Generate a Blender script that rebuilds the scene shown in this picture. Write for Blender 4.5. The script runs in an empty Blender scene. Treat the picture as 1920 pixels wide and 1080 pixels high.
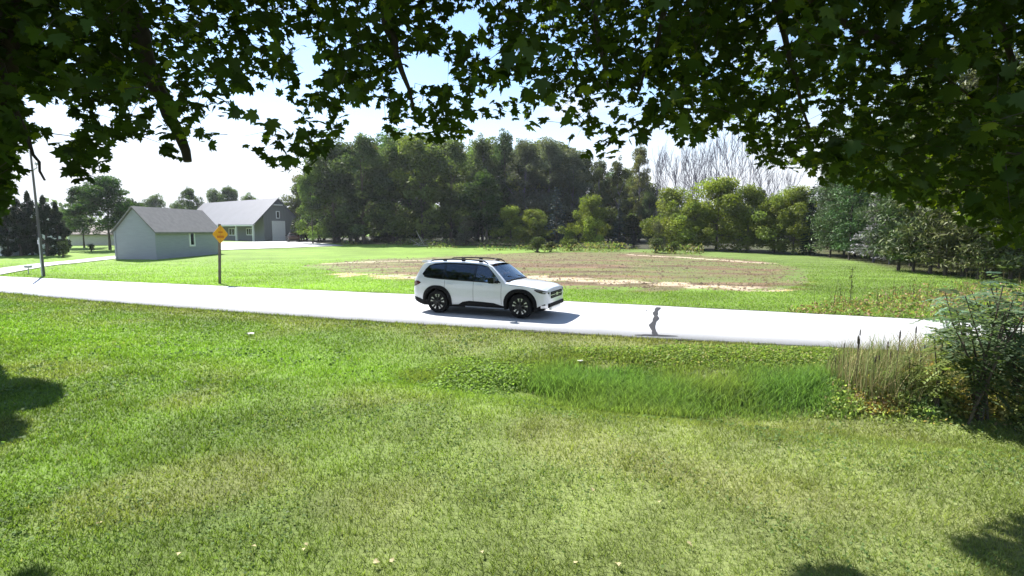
import bpy, bmesh, math, random
import numpy as np
from mathutils import Vector, Matrix
R = math.radians
rng = np.random.default_rng(7)
random.seed(7)
SC = bpy.context.scene
COL = SC.collection

# ------------------------------------------------------------------ camera, sky, sun, exposure
FPX, TANP, CAMH = 1000.0, 0.108, 2.47
PITCH = math.atan(TANP)
cam_d = bpy.data.cameras.new('camera'); cam = bpy.data.objects.new('camera', cam_d); COL.objects.link(cam)
cam_d.sensor_width = 36; cam_d.lens = 36 * FPX / 1920; cam_d.clip_start = 0.05; cam_d.clip_end = 5000
cam.location = (0, 0, CAMH); cam.rotation_euler = (R(90) - PITCH, 0, 0)
SC.camera = cam

SUN_EL = 46.0
SUN_H = Vector((-0.62, 0.785, 0)).normalized()
sun_dir = Vector((SUN_H.x * math.cos(R(SUN_EL)), SUN_H.y * math.cos(R(SUN_EL)), math.sin(R(SUN_EL))))
SHX, SHY = -SUN_H.x / math.tan(R(SUN_EL)), -SUN_H.y / math.tan(R(SUN_EL))      # shadow shift per metre of height
w = bpy.data.worlds.new('World'); SC.world = w; w.use_nodes = True
nt = w.node_tree; nt.nodes.clear(); N = nt.nodes.new; L = nt.links.new
wo = N('ShaderNodeOutputWorld'); bg = N('ShaderNodeBackground'); L(bg.outputs[0], wo.inputs[0])
sky = N('ShaderNodeTexSky'); sky.sky_type = 'NISHITA'; sky.sun_disc = False
sky.sun_elevation = R(SUN_EL); sky.sun_rotation = math.atan2(sun_dir.x, sun_dir.y)
sky.air_density = 1.0; sky.dust_density = 0.2; sky.ozone_density = 3.0
tc = N('ShaderNodeTexCoord'); sep = N('ShaderNodeSeparateXYZ'); L(tc.outputs['Generated'], sep.inputs[0])
addz = N('ShaderNodeMath'); addz.operation = 'ADD'; addz.inputs[1].default_value = 0.16; L(sep.outputs[2], addz.inputs[0])
mxz = N('ShaderNodeMath'); mxz.operation = 'MAXIMUM'; mxz.inputs[1].default_value = 0.05; L(addz.outputs[0], mxz.inputs[0])
dx = N('ShaderNodeMath'); dx.operation = 'DIVIDE'; L(sep.outputs[0], dx.inputs[0]); L(mxz.outputs[0], dx.inputs[1])
dy = N('ShaderNodeMath'); dy.operation = 'DIVIDE'; L(sep.outputs[1], dy.inputs[0]); L(mxz.outputs[0], dy.inputs[1])
cmb = N('ShaderNodeCombineXYZ'); L(dx.outputs[0], cmb.inputs[0]); L(dy.outputs[0], cmb.inputs[1])
cn = N('ShaderNodeTexNoise'); cn.inputs['Scale'].default_value = 0.55; cn.inputs['Detail'].default_value = 7; cn.inputs['Roughness'].default_value = 0.55
L(cmb.outputs[0], cn.inputs['Vector'])
cr = N('ShaderNodeValToRGB'); cr.color_ramp.elements[0].position = 0.53; cr.color_ramp.elements[1].position = 0.66
L(cn.outputs[0], cr.inputs[0])
hz = N('ShaderNodeMapRange'); hz.inputs[1].default_value = 0.09; hz.inputs[2].default_value = 0.25; hz.inputs[3].default_value = 1; hz.inputs[4].default_value = 0
L(sep.outputs[2], hz.inputs[0])
mxc = N('ShaderNodeMath'); mxc.operation = 'MAXIMUM'; L(cr.outputs[0], mxc.inputs[0]); L(hz.outputs[0], mxc.inputs[1])
mix = N('ShaderNodeMix'); mix.data_type = 'RGBA'; L(mxc.outputs[0], mix.inputs[0]); L(sky.outputs[0], mix.inputs[6])
mix.inputs[7].default_value = (4.4, 4.6, 4.9, 1)
L(mix.outputs[2], bg.inputs[0]); bg.inputs[1].default_value = 0.10
sd = bpy.data.lights.new('sun', 'SUN'); sd.energy = 5.0; sd.angle = R(0.53); sd.color = (1.0, 0.965, 0.90)
so = bpy.data.objects.new('sun', sd); COL.objects.link(so); so.rotation_euler = (-sun_dir).to_track_quat('-Z', 'Y').to_euler(); so.location = (-30, 40, 60)
SC.view_settings.view_transform = 'Standard'; SC.view_settings.look = 'None'; SC.view_settings.gamma = 1
SC.view_settings.use_curve_mapping = False; SC.view_settings.exposure = 1.3
SC.render.engine = 'CYCLES'
SC.cycles.max_bounces = 7; SC.cycles.diffuse_bounces = 3; SC.cycles.glossy_bounces = 3; SC.cycles.transmission_bounces = 5
SC.cycles.transparent_max_bounces = 8; SC.cycles.caustics_reflective = False; SC.cycles.caustics_refractive = False

# ------------------------------------------------------------------ ground shape and road lines
def sstep(a, b, v):
    t = np.clip((v - a) / (b - a), 0, 1); return t * t * (3 - 2 * t)
def road_far(x):
    x = np.asarray(x, float)
    return np.where(x > 1.8, 20.05 - 0.40 * (x - 1.8), 20.05 - 0.345 * (x - 1.8)) * 0.905 / 0.905 - 1.75
def road_near(x):
    x = np.asarray(x, float); xc = np.clip(x, -24, 8)
    q = 13.05 - .325 * xc + .0034 * xc * xc
    return q + np.where(x > 8, -.33 * (x - 8), 0) + np.where(x < -24, -.345 * (x + 24), 0)
def ditch_line(x): return road_near(x) - 3.9
def snoise(x, y, s, seed=0):
    """cheap smooth value noise in 0..1"""
    r = np.random.default_rng(seed); v = 0.0
    for k in range(6):
        a = r.uniform(0, 6.28); f = s * r.uniform(.6, 1.9); p = r.uniform(0, 6.28, 2)
        u = x * math.cos(a) + y * math.sin(a); q = -x * math.sin(a) + y * math.cos(a)
        v = v + np.sin(u * f + p[0] + 1.3 * np.sin(q * f * .7 + p[1]))
    return np.clip(.5 + v / 7.0, 0, 1)
def height(x, y):
    x = np.asarray(x, float); y = np.asarray(y, float)
    z = .6 * sstep(38, 88, y)
    d = (y - ditch_line(x)) / 1.35
    z = z - np.exp(-d * d) * (.10 + .34 * sstep(-4, 1.5, x)) * sstep(-60, -20, x)
    fx, fy = (x - 1) / 14.0, (y - 33) / 12.0
    z = z + .30 * np.exp(-(fx * fx + fy * fy)) * sstep(.5, 7, y - road_far(x))
    off = (y > road_far(x) + 1) | (y < road_near(x) - 1)
    z = z + np.where(off, .035 * (snoise(x, y, .55, 3) - .5), 0)
    return z
def ray(px, py):
    c, s = math.cos(PITCH), math.sin(PITCH); u = (px - 960) / FPX; v = (540 - py) / FPX
    return np.array([u, c + v * s, -s + v * c])
def G(px, py):
    """ground point seen at a photograph position (layout helper)"""
    d = ray(px, py); z = 0.0
    for _ in range(14):
        k = (z - CAMH) / d[2]; z = .5 * z + .5 * float(height(d[0] * k, d[1] * k))
    k = (z - CAMH) / d[2]; return np.array([d[0] * k, d[1] * k, float(height(d[0] * k, d[1] * k))])
def PX(x, y, z):
    c, s = math.cos(PITCH), math.sin(PITCH); z = z - CAMH
    dep = y * c - z * s; up = y * s + z * c
    return 960 + FPX * x / dep, 540 - FPX * up / dep, dep
def at(px, D):
    """ground point in photograph column px at distance D"""
    x = (px - 960) / FPX * D; return np.array([x, D, float(height(x, D))])
def Hgt(py, D):
    """world height of a point seen in row py at distance D"""
    d = ray(960, py); return CAMH + d[2] / d[1] * D

# ------------------------------------------------------------------ materials
def newmat(name):
    m = bpy.data.materials.new(name); m.use_nodes = True; m.node_tree.nodes.clear(); return m, m.node_tree
def solid(name, rgb, rough=.6, metal=0, spec=.5, var=.12, scale=6, bump=0, bscale=40, coat=0, stretch=None, dark=None, objcol=False):
    m, t = newmat(name); N = t.nodes.new; L = t.links.new
    o = N('ShaderNodeOutputMaterial'); b = N('ShaderNodeBsdfPrincipled'); L(b.outputs[0], o.inputs[0])
    b.inputs['Roughness'].default_value = rough; b.inputs['Metallic'].default_value = metal
    b.inputs['Specular IOR Level'].default_value = spec; b.inputs['Coat Weight'].default_value = coat; b.inputs['Coat Roughness'].default_value = .03
    tc = N('ShaderNodeTexCoord'); mp = N('ShaderNodeMapping'); L(tc.outputs['Object'], mp.inputs[0])
    if stretch: mp.inputs['Scale'].default_value = stretch
    n = N('ShaderNodeTexNoise'); n.inputs['Scale'].default_value = scale; n.inputs['Detail'].default_value = 6; L(mp.outputs[0], n.inputs[0])
    r = N('ShaderNodeValToRGB'); r.color_ramp.elements[0].position = .3; r.color_ramp.elements[1].position = .7
    d = dark or tuple(c * (1 - 2 * var) for c in rgb)
    r.color_ramp.elements[0].color = (*d, 1); r.color_ramp.elements[1].color = (*[min(1, c * (1 + var)) for c in rgb], 1)
    L(n.outputs[0], r.inputs[0]); out = r.outputs[0]
    if objcol:
        oi = N('ShaderNodeObjectInfo'); mu = N('ShaderNodeMix'); mu.data_type = 'RGBA'; mu.blend_type = 'MULTIPLY'; mu.inputs[0].default_value = 1
        L(out, mu.inputs[6]); L(oi.outputs['Color'], mu.inputs[7]); out = mu.outputs[2]
    L(out, b.inputs['Base Color'])
    if bump:
        n2 = N('ShaderNodeTexNoise'); n2.inputs['Scale'].default_value = bscale; n2.inputs['Detail'].default_value = 4; L(mp.outputs[0], n2.inputs[0])
        bp = N('ShaderNodeBump'); bp.inputs['Strength'].default_value = bump; bp.inputs['Distance'].default_value = .02
        L(n2.outputs[0], bp.inputs['Height']); L(bp.outputs[0], b.inputs['Normal'])
    return m
def foliage(name, trans=.35, gloss=.06, rough=.45, tboost=(1.5, 1.7, .7), objrand=.25):
    """leaf material: vertex colour 'col' x object colour, with light passing through"""
    m, t = newmat(name); N = t.nodes.new; L = t.links.new
    o = N('ShaderNodeOutputMaterial')
    a = N('ShaderNodeAttribute'); a.attribute_name = 'col'
    oi = N('ShaderNodeObjectInfo')
    mu = N('ShaderNodeMix'); mu.data_type = 'RGBA'; mu.blend_type = 'MULTIPLY'; mu.inputs[0].default_value = 1
    L(a.outputs['Color'], mu.inputs[6]); L(oi.outputs['Color'], mu.inputs[7])
    hs = N('ShaderNodeHueSaturation'); mr = N('ShaderNodeMapRange'); mr.inputs[3].default_value = 1 - objrand; mr.inputs[4].default_value = 1 + objrand
    L(oi.outputs['Random'], mr.inputs[0]); L(mr.outputs[0], hs.inputs['Value']); L(mu.outputs[2], hs.inputs['Color'])
    df = N('ShaderNodeBsdfDiffuse'); L(hs.outputs[0], df.inputs[0])
    tr = N('ShaderNodeBsdfTranslucent'); m2 = N('ShaderNodeMix'); m2.data_type = 'RGBA'; m2.blend_type = 'MULTIPLY'; m2.inputs[0].default_value = 1
    m2.inputs[7].default_value = (*tboost, 1); L(hs.outputs[0], m2.inputs[6]); L(m2.outputs[2], tr.inputs[0])
    ms = N('ShaderNodeMixShader'); ms.inputs[0].default_value = trans; L(df.outputs[0], ms.inputs[1]); L(tr.outputs[0], ms.inputs[2])
    gl = N('ShaderNodeBsdfGlossy'); gl.inputs['Roughness'].default_value = rough
    m3 = N('ShaderNodeMixShader'); m3.inputs[0].default_value = gloss; L(ms.outputs[0], m3.inputs[1]); L(gl.outputs[0], m3.inputs[2])
    L(m3.outputs[0], o.inputs[0]); return m
def glass(name, tint, refl_rough=.02, alpha=.35, ior=1.6):
    m, t = newmat(name); N = t.nodes.new; L = t.links.new
    o = N('ShaderNodeOutputMaterial'); tr = N('ShaderNodeBsdfTransparent'); tr.inputs[0].default_value = (*tint, 1)
    gl = N('ShaderNodeBsdfGlossy'); gl.inputs['Roughness'].default_value = refl_rough; gl.inputs[0].default_value = (.9, .95, 1, 1)
    fr = N('ShaderNodeFresnel'); fr.inputs[0].default_value = ior
    mr = N('ShaderNodeMapRange'); mr.inputs[3].default_value = .02 + alpha * .0; mr.inputs[4].default_value = 1; L(fr.outputs[0], mr.inputs[0])
    ms = N('ShaderNodeMixShader'); L(mr.outputs[0], ms.inputs[0]); L(tr.outputs[0], ms.inputs[1]); L(gl.outputs[0], ms.inputs[2]); L(ms.outputs[0], o.inputs[0])
    return m
M = {}
M['leaf'] = foliage('maple_leaf', .45, .012, .45, (1.9, 2.1, .45))
M['crown'] = foliage('tree_foliage', .32, .015, .5)
M['needle'] = foliage('needle_foliage', .15, .03, .5, (1.1, 1.2, .8))
M['grass'] = foliage('grass_blade', .45, .010, .5, (1.25, 1.35, .6), 0)
M['bark'] = solid('bark', (.10, .08, .065), .9, var=.3, scale=8, bump=.6, bscale=25, stretch=(1, 1, .25))
M['palebark'] = solid('pale_bark', (.30, .27, .24), .9, var=.25, scale=6, bump=.4, stretch=(1, 1, .3))
M['greybark'] = solid('grey_bark', (.16, .14, .18), .9, var=.25, scale=6)
M['twig'] = solid('twig_bark', (.06, .045, .035), .9, var=.2)
M['white_paint'] = solid('white_car_paint', (.83, .84, .86), .28, var=.01, coat=1)
M['maroon'] = solid('maroon_car_paint', (.045, .010, .012), .3, var=.02, coat=1)
M['black_plastic'] = solid('black_plastic', (.009, .009, .010), .75, var=.1, spec=.2)
M['black_gloss'] = solid('gloss_black', (.008, .008, .01), .12, var=.05, coat=.5)
M['rubber'] = solid('tyre_rubber', (.013, .013, .014), .9, var=.15, spec=.2)
M['rim_dark'] = solid('dark_rim', (.02, .02, .022), .4, metal=.3, var=.05)
M['silver'] = solid('machined_silver', (.72, .73, .75), .28, metal=.85, var=.03)
M['lamp'] = solid('lamp_lens', (.35, .37, .42), .08, var=.05, coat=1)
M['red_lamp'] = solid('red_lamp_lens', (.09, .006, .01), .1, var=.05, coat=1)
M['seat'] = solid('seat_cloth', (.04, .04, .045), .9)
M['skin'] = solid('skin', (.55, .33, .24), .5, var=.04)
M['shirt'] = solid('grey_shirt', (.55, .56, .58), .8, var=.06)
M['hair'] = solid('brown_hair', (.05, .03, .02), .7)
M['glass_front'] = glass('clear_car_glass', (.84, .88, .90), ior=2.0)
M['glass_dark'] = glass('privacy_glass', (.30, .33, .36))
M['pane'] = solid('window_pane', (.015, .018, .025), .06, var=.1, coat=.6)
M['shed_wall'] = solid('grey_siding', (.32, .325, .37), .75, var=.04, scale=1.2, bump=.15, bscale=3, stretch=(1, 1, 10))
M['shed_roof'] = solid('grey_shingles', (.20, .185, .18), .85, var=.08, scale=3, bump=.4, bscale=14)
M['barn_wall'] = solid('olive_grey_siding', (.19, .195, .20), .75, var=.05, scale=1.0, bump=.2, bscale=4, stretch=(6, 6, .3))
M['barn_roof'] = solid('pale_metal_roof', (.155, .155, .18), .6, var=.04, scale=.6)
M['trim'] = solid('white_trim', (.78, .78, .78), .5, var=.03)
M['cream'] = solid('cream_siding', (.55, .52, .47), .8, var=.05)
M['house_roof'] = solid('brown_roof', (.20, .17, .15), .9, var=.1)
M['sign_face'] = solid('amber_sign_face', (.80, .36, .006), .45, var=.04)
M['sign_print'] = solid('orange_sign_print', (.60, .16, .004), .5, var=.04)
M['sign_post'] = solid('weathered_post', (.16, .13, .10), .8, var=.2, stretch=(1, 1, .2))
M['pole'] = solid('weathered_pole', (.11, .105, .10), .9, var=.2, scale=5, stretch=(1, 1, .1))
M['tar'] = solid('tar_sealant', (.010, .010, .013), .9, var=.15, scale=12)
M['soil_edge'] = solid('shoulder_soil', (.055, .05, .04), .95, var=.3, scale=5, bump=.5)
M['shrub'] = foliage('shrub_leaf', .48, .015, .5, (1.5, 1.6, .7))
M['straw'] = foliage('dry_stems', .2, .02, .6, (1, 1, 1), 0)
M['deadwood'] = solid('bleached_wood', (.48, .45, .38), .9, var=.15)
M['litter'] = solid('pale_litter', (.75, .72, .66), .7, var=.08)
M['porcelain'] = solid('porcelain', (.5, .5, .52), .3)

# road and concrete
def pavement(name, base, var, sc):
    m, t = newmat(name); N = t.nodes.new; L = t.links.new
    o = N('ShaderNodeOutputMaterial'); b = N('ShaderNodeBsdfPrincipled'); L(b.outputs[0], o.inputs[0]); b.inputs['Roughness'].default_value = .8
    tc = N('ShaderNodeTexCoord'); n = N('ShaderNodeTexNoise'); n.inputs['Scale'].default_value = sc; n.inputs['Detail'].default_value = 8; L(tc.outputs['Object'], n.inputs[0])
    r = N('ShaderNodeValToRGB'); r.color_ramp.elements[0].position = .3; r.color_ramp.elements[1].position = .7
    r.color_ramp.elements[0].color = (*[c * (1 - var) for c in base], 1); r.color_ramp.elements[1].color = (*base, 1); L(n.outputs[0], r.inputs[0])
    n2 = N('ShaderNodeTexNoise'); n2.inputs['Scale'].default_value = 90; n2.inputs['Detail'].default_value = 2; L(tc.outputs['Object'], n2.inputs[0])
    mu = N('ShaderNodeMix'); mu.data_type = 'RGBA'; mu.blend_type = 'OVERLAY'; mu.inputs[0].default_value = .35; L(r.outputs[0], mu.inputs[6]); L(n2.outputs[0], mu.inputs[7])
    L(mu.outputs[2], b.inputs['Base Color'])
    bp = N('ShaderNodeBump'); bp.inputs['Strength'].default_value = .25; bp.inputs['Distance'].default_value = .01; L(n2.outputs[0], bp.inputs['Height']); L(bp.outputs[0], b.inputs['Normal'])
    return m
M['road'] = pavement('bleached_asphalt', (.46, .46, .47), .12, .5)
M['concrete'] = pavement('pale_concrete', (.42, .42, .41), .12, .8)
# terrain: base colour from the vertex field, fine detail from noise
def terrain_mat():
    m, t = newmat('lawn_and_soil'); N = t.nodes.new; L = t.links.new
    o = N('ShaderNodeOutputMaterial'); b = N('ShaderNodeBsdfPrincipled'); L(b.outputs[0], o.inputs[0]); b.inputs['Roughness'].default_value = .9
    b.inputs['Specular IOR Level'].default_value = .15
    a = N('ShaderNodeAttribute'); a.attribute_name = 'col'
    tc = N('ShaderNodeTexCoord'); mp = N('ShaderNodeMapping'); mp.inputs['Scale'].default_value = (.5, 1.3, 1); L(tc.outputs['Object'], mp.inputs[0])
    n1 = N('ShaderNodeTexNoise'); n1.inputs['Scale'].default_value = 3.2; n1.inputs['Detail'].default_value = 9; n1.inputs['Roughness'].default_value = .7; L(mp.outputs[0], n1.inputs[0])
    n2 = N('ShaderNodeTexNoise'); n2.inputs['Scale'].default_value = 26; n2.inputs['Detail'].default_value = 5; L(mp.outputs[0], n2.inputs[0])
    mr = N('ShaderNodeMapRange'); mr.inputs[1].default_value = .3; mr.inputs[2].default_value = .7; mr.inputs[3].default_value = .84; mr.inputs[4].default_value = 1.14; L(n1.outputs[0], mr.inputs[0])
    mr2 = N('ShaderNodeMapRange'); mr2.inputs[1].default_value = .3; mr2.inputs[2].default_value = .7; mr2.inputs[3].default_value = .7; mr2.inputs[4].default_value = 1.3; L(n2.outputs[0], mr2.inputs[0])
    mm = N('ShaderNodeMath'); mm.operation = 'MULTIPLY'; L(mr.outputs[0], mm.inputs[0]); L(mr2.outputs[0], mm.inputs[1])
    vm = N('ShaderNodeVectorMath'); vm.operation = 'SCALE'; L(a.outputs['Color'], vm.inputs[0]); L(mm.outputs[0], vm.inputs[3])
    L(vm.outputs[0], b.inputs['Base Color'])
    bp = N('ShaderNodeBump'); bp.inputs['Strength'].default_value = .6; bp.inputs['Distance'].default_value = .05; L(n1.outputs[0], bp.inputs['Height']); L(bp.outputs[0], b.inputs['Normal'])
    return m
M['terrain'] = terrain_mat()

# ------------------------------------------------------------------ mesh helpers
def npmesh(name, V, F, mats, col=None, smooth=False):
    """V (n,3); F = (m,k) array of equal-size faces"""
    V = np.asarray(V, np.float32); F = np.asarray(F, np.int32); me = bpy.data.meshes.new(name)
    n, k = F.shape; me.vertices.add(len(V)); me.vertices.foreach_set('co', V.ravel())
    me.loops.add(n * k); me.loops.foreach_set('vertex_index', F.ravel())
    me.polygons.add(n); me.polygons.foreach_set('loop_start', np.arange(0, n * k, k, dtype=np.int32))
    if smooth: me.polygons.foreach_set('use_smooth', np.ones(n, bool))
    me.update(calc_edges=True)
    if col is not None:
        c = np.ones((len(V), 4), np.float32); c[:, :3] = col
        at_ = me.attributes.new('col', 'FLOAT_COLOR', 'POINT'); at_.data.foreach_set('color', c.ravel())
    for m in (mats if isinstance(mats, (list, tuple)) else [mats]): me.materials.append(m)
    return me
def link(name, me, parent=None, loc=None, rot=None):
    o = bpy.data.objects.new(name, me); COL.objects.link(o)
    if parent: o.parent = parent
    if loc is not None: o.location = loc
    if rot is not None: o.rotation_euler = rot
    return o
def thing(name, label, cat, loc=(0, 0, 0), rz=0, group=None):
    o = bpy.data.objects.new(name, None); COL.objects.link(o); o.empty_display_size = .3
    o.location = loc; o.rotation_euler = (0, 0, rz); o['label'] = label; o['category'] = cat
    if group: o['group'] = group
    return o
def tag(o, label=None, cat=None, group=None, kind=None):
    if label: o['label'] = label
    if cat: o['category'] = cat
    if group: o['group'] = group
    if kind: o['kind'] = kind
    return o
class MB:
    """collects polygons of any size, with a material index each"""
    def __init__(s): s.v = []; s.f = []; s.mi = []
    def add(s, V, F, mi=0):
        b = len(s.v); s.v += [tuple(map(float, p)) for p in V]; s.f += [tuple(b + i for i in f) for f in F]; s.mi += [mi] * len(F)
    def box(s, a, b, mi=0, tf=None):
        x0, y0, z0 = a; x1, y1, z1 = b
        V = [(x0, y0, z0), (x1, y0, z0), (x1, y1, z0), (x0, y1, z0), (x0, y0, z1), (x1, y0, z1), (x1, y1, z1), (x0, y1, z1)]
        if tf: V = [tf(*p) for p in V]
        s.add(V, [(0, 3, 2, 1), (4, 5, 6, 7), (0, 1, 5, 4), (1, 2, 6, 5), (2, 3, 7, 6), (3, 0, 4, 7)], mi)
    def tube(s, pts, rad, n=6, mi=0, cap=True):
        pts = [Vector(p) for p in pts]; m = len(pts)
        if not hasattr(rad, '__len__'): rad = [rad] * m
        V = []; up = Vector((.13, .21, .97))
        for i, p in enumerate(pts):
            d = (pts[min(i + 1, m - 1)] - pts[max(i - 1, 0)]).normalized()
            a = d.cross(up if abs(d.dot(up)) < .95 else Vector((1, 0, 0))).normalized(); b = d.cross(a)
            for k in range(n):
                t = 2 * math.pi * k / n; V.append(p + (a * math.cos(t) + b * math.sin(t)) * rad[i])
        F = [(i * n + k, i * n + (k + 1) % n, (i + 1) * n + (k + 1) % n, (i + 1) * n + k) for i in range(m - 1) for k in range(n)]
        if cap: F += [tuple(range(n))[::-1], tuple((m - 1) * n + k for k in range(n))]
        s.add(V, F, mi)
    def lathe(s, prof, n=32, mi=0, axis='y', c=(0, 0, 0)):
        V = []
        for (r, h) in prof:
            for k in range(n):
                t = 2 * math.pi * k / n; u, v = r * math.cos(t), r * math.sin(t)
                V.append((c[0] + u, c[1] + h, c[2] + v) if axis == 'y' else (c[0] + u, c[1] + v, c[2] + h))
        F = [(i * n + k, i * n + (k + 1) % n, (i + 1) * n + (k + 1) % n, (i + 1) * n + k) for i in range(len(prof) - 1) for k in range(n)]
        s.add(V, F, mi)
    def prism(s, poly, fa, fb, mi=0):
        """poly 2-D points; fa, fb map (u,v) to the two end positions"""
        n = len(poly); V = [fa(*p) for p in poly] + [fb(*p) for p in poly]
        s.add(V, [tuple(range(n))[::-1], tuple(range(n, 2 * n))] + [(i, (i + 1) % n, n + (i + 1) % n, n + i) for i in range(n)], mi)
    def mesh(s, name, mats, smooth=0, bevel=0):
        me = bpy.data.meshes.new(name); me.from_pydata(s.v, [], s.f); me.polygons.foreach_set('material_index', s.mi)
        for m in (mats if isinstance(mats, (list, tuple)) else [mats]): me.materials.append(m)
        bm = bmesh.new(); bm.from_mesh(me); bmesh.ops.recalc_face_normals(bm, faces=bm.faces)
        if bevel:
            bmesh.ops.bevel(bm, geom=[e for e in bm.edges if len(e.link_faces) == 2 and e.calc_face_angle(0) > .6], offset=bevel, segments=2, affect='EDGES', clamp_overlap=True)
        bm.to_mesh(me); bm.free()
        if smooth:
            me.polygons.foreach_set('use_smooth', [True] * len(me.polygons)); me.set_sharp_from_angle(angle=R(smooth))
        me.update(); return me
    def build(s, name, mats, parent=None, smooth=0, bevel=0): return link(name, s.mesh(name, mats, smooth, bevel), parent)

# ------------------------------------------------------------------ ground
def seg_dist(x, y, poly, closed=True):
    d = np.full(x.shape, 1e9); n = len(poly)
    for i in range(n if closed else n - 1):
        a, b = poly[i], poly[(i + 1) % n]; ex, ey = b[0] - a[0], b[1] - a[1]
        t = np.clip(((x - a[0]) * ex + (y - a[1]) * ey) / (ex * ex + ey * ey + 1e-9), 0, 1)
        d = np.minimum(d, np.hypot(x - a[0] - t * ex, y - a[1] - t * ey))
    return d
def inside(x, y, poly):
    c = np.zeros(x.shape, bool); n = len(poly); j = n - 1
    for i in range(n):
        xi, yi = poly[i][:2]; xj, yj = poly[j][:2]
        c ^= ((yi > y) != (yj > y)) & (x < (xj - xi) * (y - yi) / (yj - yi + 1e-12) + xi); j = i
    return c
FIELD = [G(*p)[:2] for p in [(560, 500), (690, 486), (860, 479), (960, 474.5), (1110, 472.5), (1260, 474.5), (1420, 488), (1510, 505), (1515, 530), (1450, 547), (1200, 546), (1060, 541), (800, 527), (640, 511)]]
SANDS = [([G(*p)[:2] for p in [(1000, 520), (1120, 526), (1300, 535), (1440, 542)]], .55), ([G(*p)[:2] for p in [(640, 514), (720, 518), (795, 521)]], .5),
         ([G(*p)[:2] for p in [(1190, 478), (1300, 484), (1430, 493)]], .45), ([G(*p)[:2] for p in [(620, 494), (720, 490), (800, 488)]], .5)]
WEDGE = [(540, 455.5), (700, 458), (850, 459.5), (1000, 463), (1200, 467), (1330, 470.5), (1440, 475), (1530, 481), (1600, 490), (1640, 499), (1690, 508), (1760, 516.5), (1850, 524), (1960, 532), (2060, 540)]
WPTS = [tuple(G(*q)[:2]) for q in WEDGE]
def edgeD(px): return float(np.interp(px, [q[0] for q in WEDGE], [q[1] for q in WPTS]))
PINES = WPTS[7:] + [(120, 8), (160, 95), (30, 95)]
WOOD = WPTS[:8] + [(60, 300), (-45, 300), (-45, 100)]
def ground_colour(x, y):
    n1 = snoise(x, y, .35, 11)[..., None]; n2 = snoise(x, y, 1.3, 12)[..., None]; n3 = snoise(x, y, .09, 13)[..., None]
    lush = np.array([.112, .180, .034]); dry = np.array([.225, .25, .10]); deep = np.array([.085, .16, .03])
    k = sstep(-5, 3, x)[..., None] * .75 + .25 * n1
    near = lush * (1 - k) + dry * k
    n4 = snoise(x, y, 4.5, 22)[..., None]; near = near * .93 * (.80 + .3 * n2) * (.84 + .32 * n4)
    tanp = sstep(.55, .85, snoise(x, y, 1.3, 23))[..., None] * .30; near = near * (1 - tanp) + np.array([.25, .225, .11]) * tanp
    near = near * (1 - .35 * n3) + deep * .35 * n3
    dl = (y - ditch_line(x))
    br = (np.exp(-((dl + .3) / 1.6) ** 2) * sstep(3, -3, x))[..., None]
    near = near * (1 - .7 * br) + np.array([.16, .27, .035]) * .7 * br
    rd = (np.exp(-((y - road_near(x) + .5) / .7) ** 2))[..., None]
    near = near * (1 - .45 * rd) + np.array([.17, .16, .07]) * .45 * rd
    kk = sstep(-6, 16, x)[..., None]
    far = np.array([.155, .25, .038]) * (1 - kk) + np.array([.125, .18, .045]) * kk
    far = far * (.85 + .25 * n1) * (.9 + .2 * n2)
    streak = snoise(x * .25, y * 1.5, 1.2, 14)[..., None]
    far = far * (.88 + .24 * streak)
    c = np.where((y > road_far(x) - 2)[..., None], far, near)
    # tilled brown plot
    d = seg_dist(x, y, FIELD); s = np.where(inside(x, y, FIELD), d, -d)
    edge = s + 2.2 * (snoise(x * .6, y * 1.4, 1.7, 15) - .55)
    mk = sstep(-.3, 1.2, edge)[..., None]
    st = snoise(x * .35, y * 1.6, 2.2, 16)[..., None]; st2 = snoise(x, y, 2.4, 17)[..., None]
    soil = np.array([.128, .082, .048]) * (.5 + .9 * st) + np.array([.05, .04, .03]) * st2
    weeds = (sstep(.55, .72, snoise(x * .5, y, 1.1, 18)) * sstep(2, 11, x))[..., None]
    soil = soil * (1 - .75 * weeds) + np.array([.115, .15, .05]) * .75 * weeds
    band = (sstep(.42, .56, snoise(x * .10, y * 1.6, .9, 24)))[..., None]; soil = soil * (1 - .62 * band) + np.array([.15, .175, .06]) * .62 * band
    gl = (sstep(.52, .68, snoise(x * .4, y * 1.3, 1.4, 21)) * sstep(-2, -9, x))[..., None]
    soil = soil * (1 - .7 * gl) + np.array([.19, .25, .08]) * .7 * gl
    c = c * (1 - mk) + soil * mk
    for ln, wd in SANDS:
        q = seg_dist(x, y, ln, False) + 1.2 * (snoise(x, y * 1.6, 1.9, 19) - .5)
        mk = sstep(wd + .3, wd - .15, q)[..., None]; c = c * (1 - mk) + np.array([.41, .33, .24]) * mk
    # litter colour under pines and wood, darkened to paint in their shade
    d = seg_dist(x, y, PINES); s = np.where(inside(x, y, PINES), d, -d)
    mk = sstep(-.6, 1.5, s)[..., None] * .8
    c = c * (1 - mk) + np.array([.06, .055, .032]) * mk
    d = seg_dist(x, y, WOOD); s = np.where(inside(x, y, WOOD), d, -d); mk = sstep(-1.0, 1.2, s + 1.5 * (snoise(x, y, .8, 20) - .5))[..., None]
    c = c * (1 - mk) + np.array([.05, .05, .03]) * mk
    return c
def axis_pts(lo, a, b, hi, step, grow):
    v = list(np.arange(a, b + step, step)); s = step
    while v[-1] < hi: s *= grow; v.append(v[-1] + s)
    s = step; u = [a]
    while u[0] > lo: s *= grow; u.insert(0, u[0] - s)
    return np.array(u[:-1] + v)
xs = axis_pts(-2500, -34, 30, 2500, .26, 1.12); ys = axis_pts(-2500, 2, 64, 3000, .22, 1.10)
X, Y = np.meshgrid(xs, ys); Z = height(X, Y)
nx, ny = len(xs), len(ys); idx = np.arange(nx * ny).reshape(ny, nx)
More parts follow.
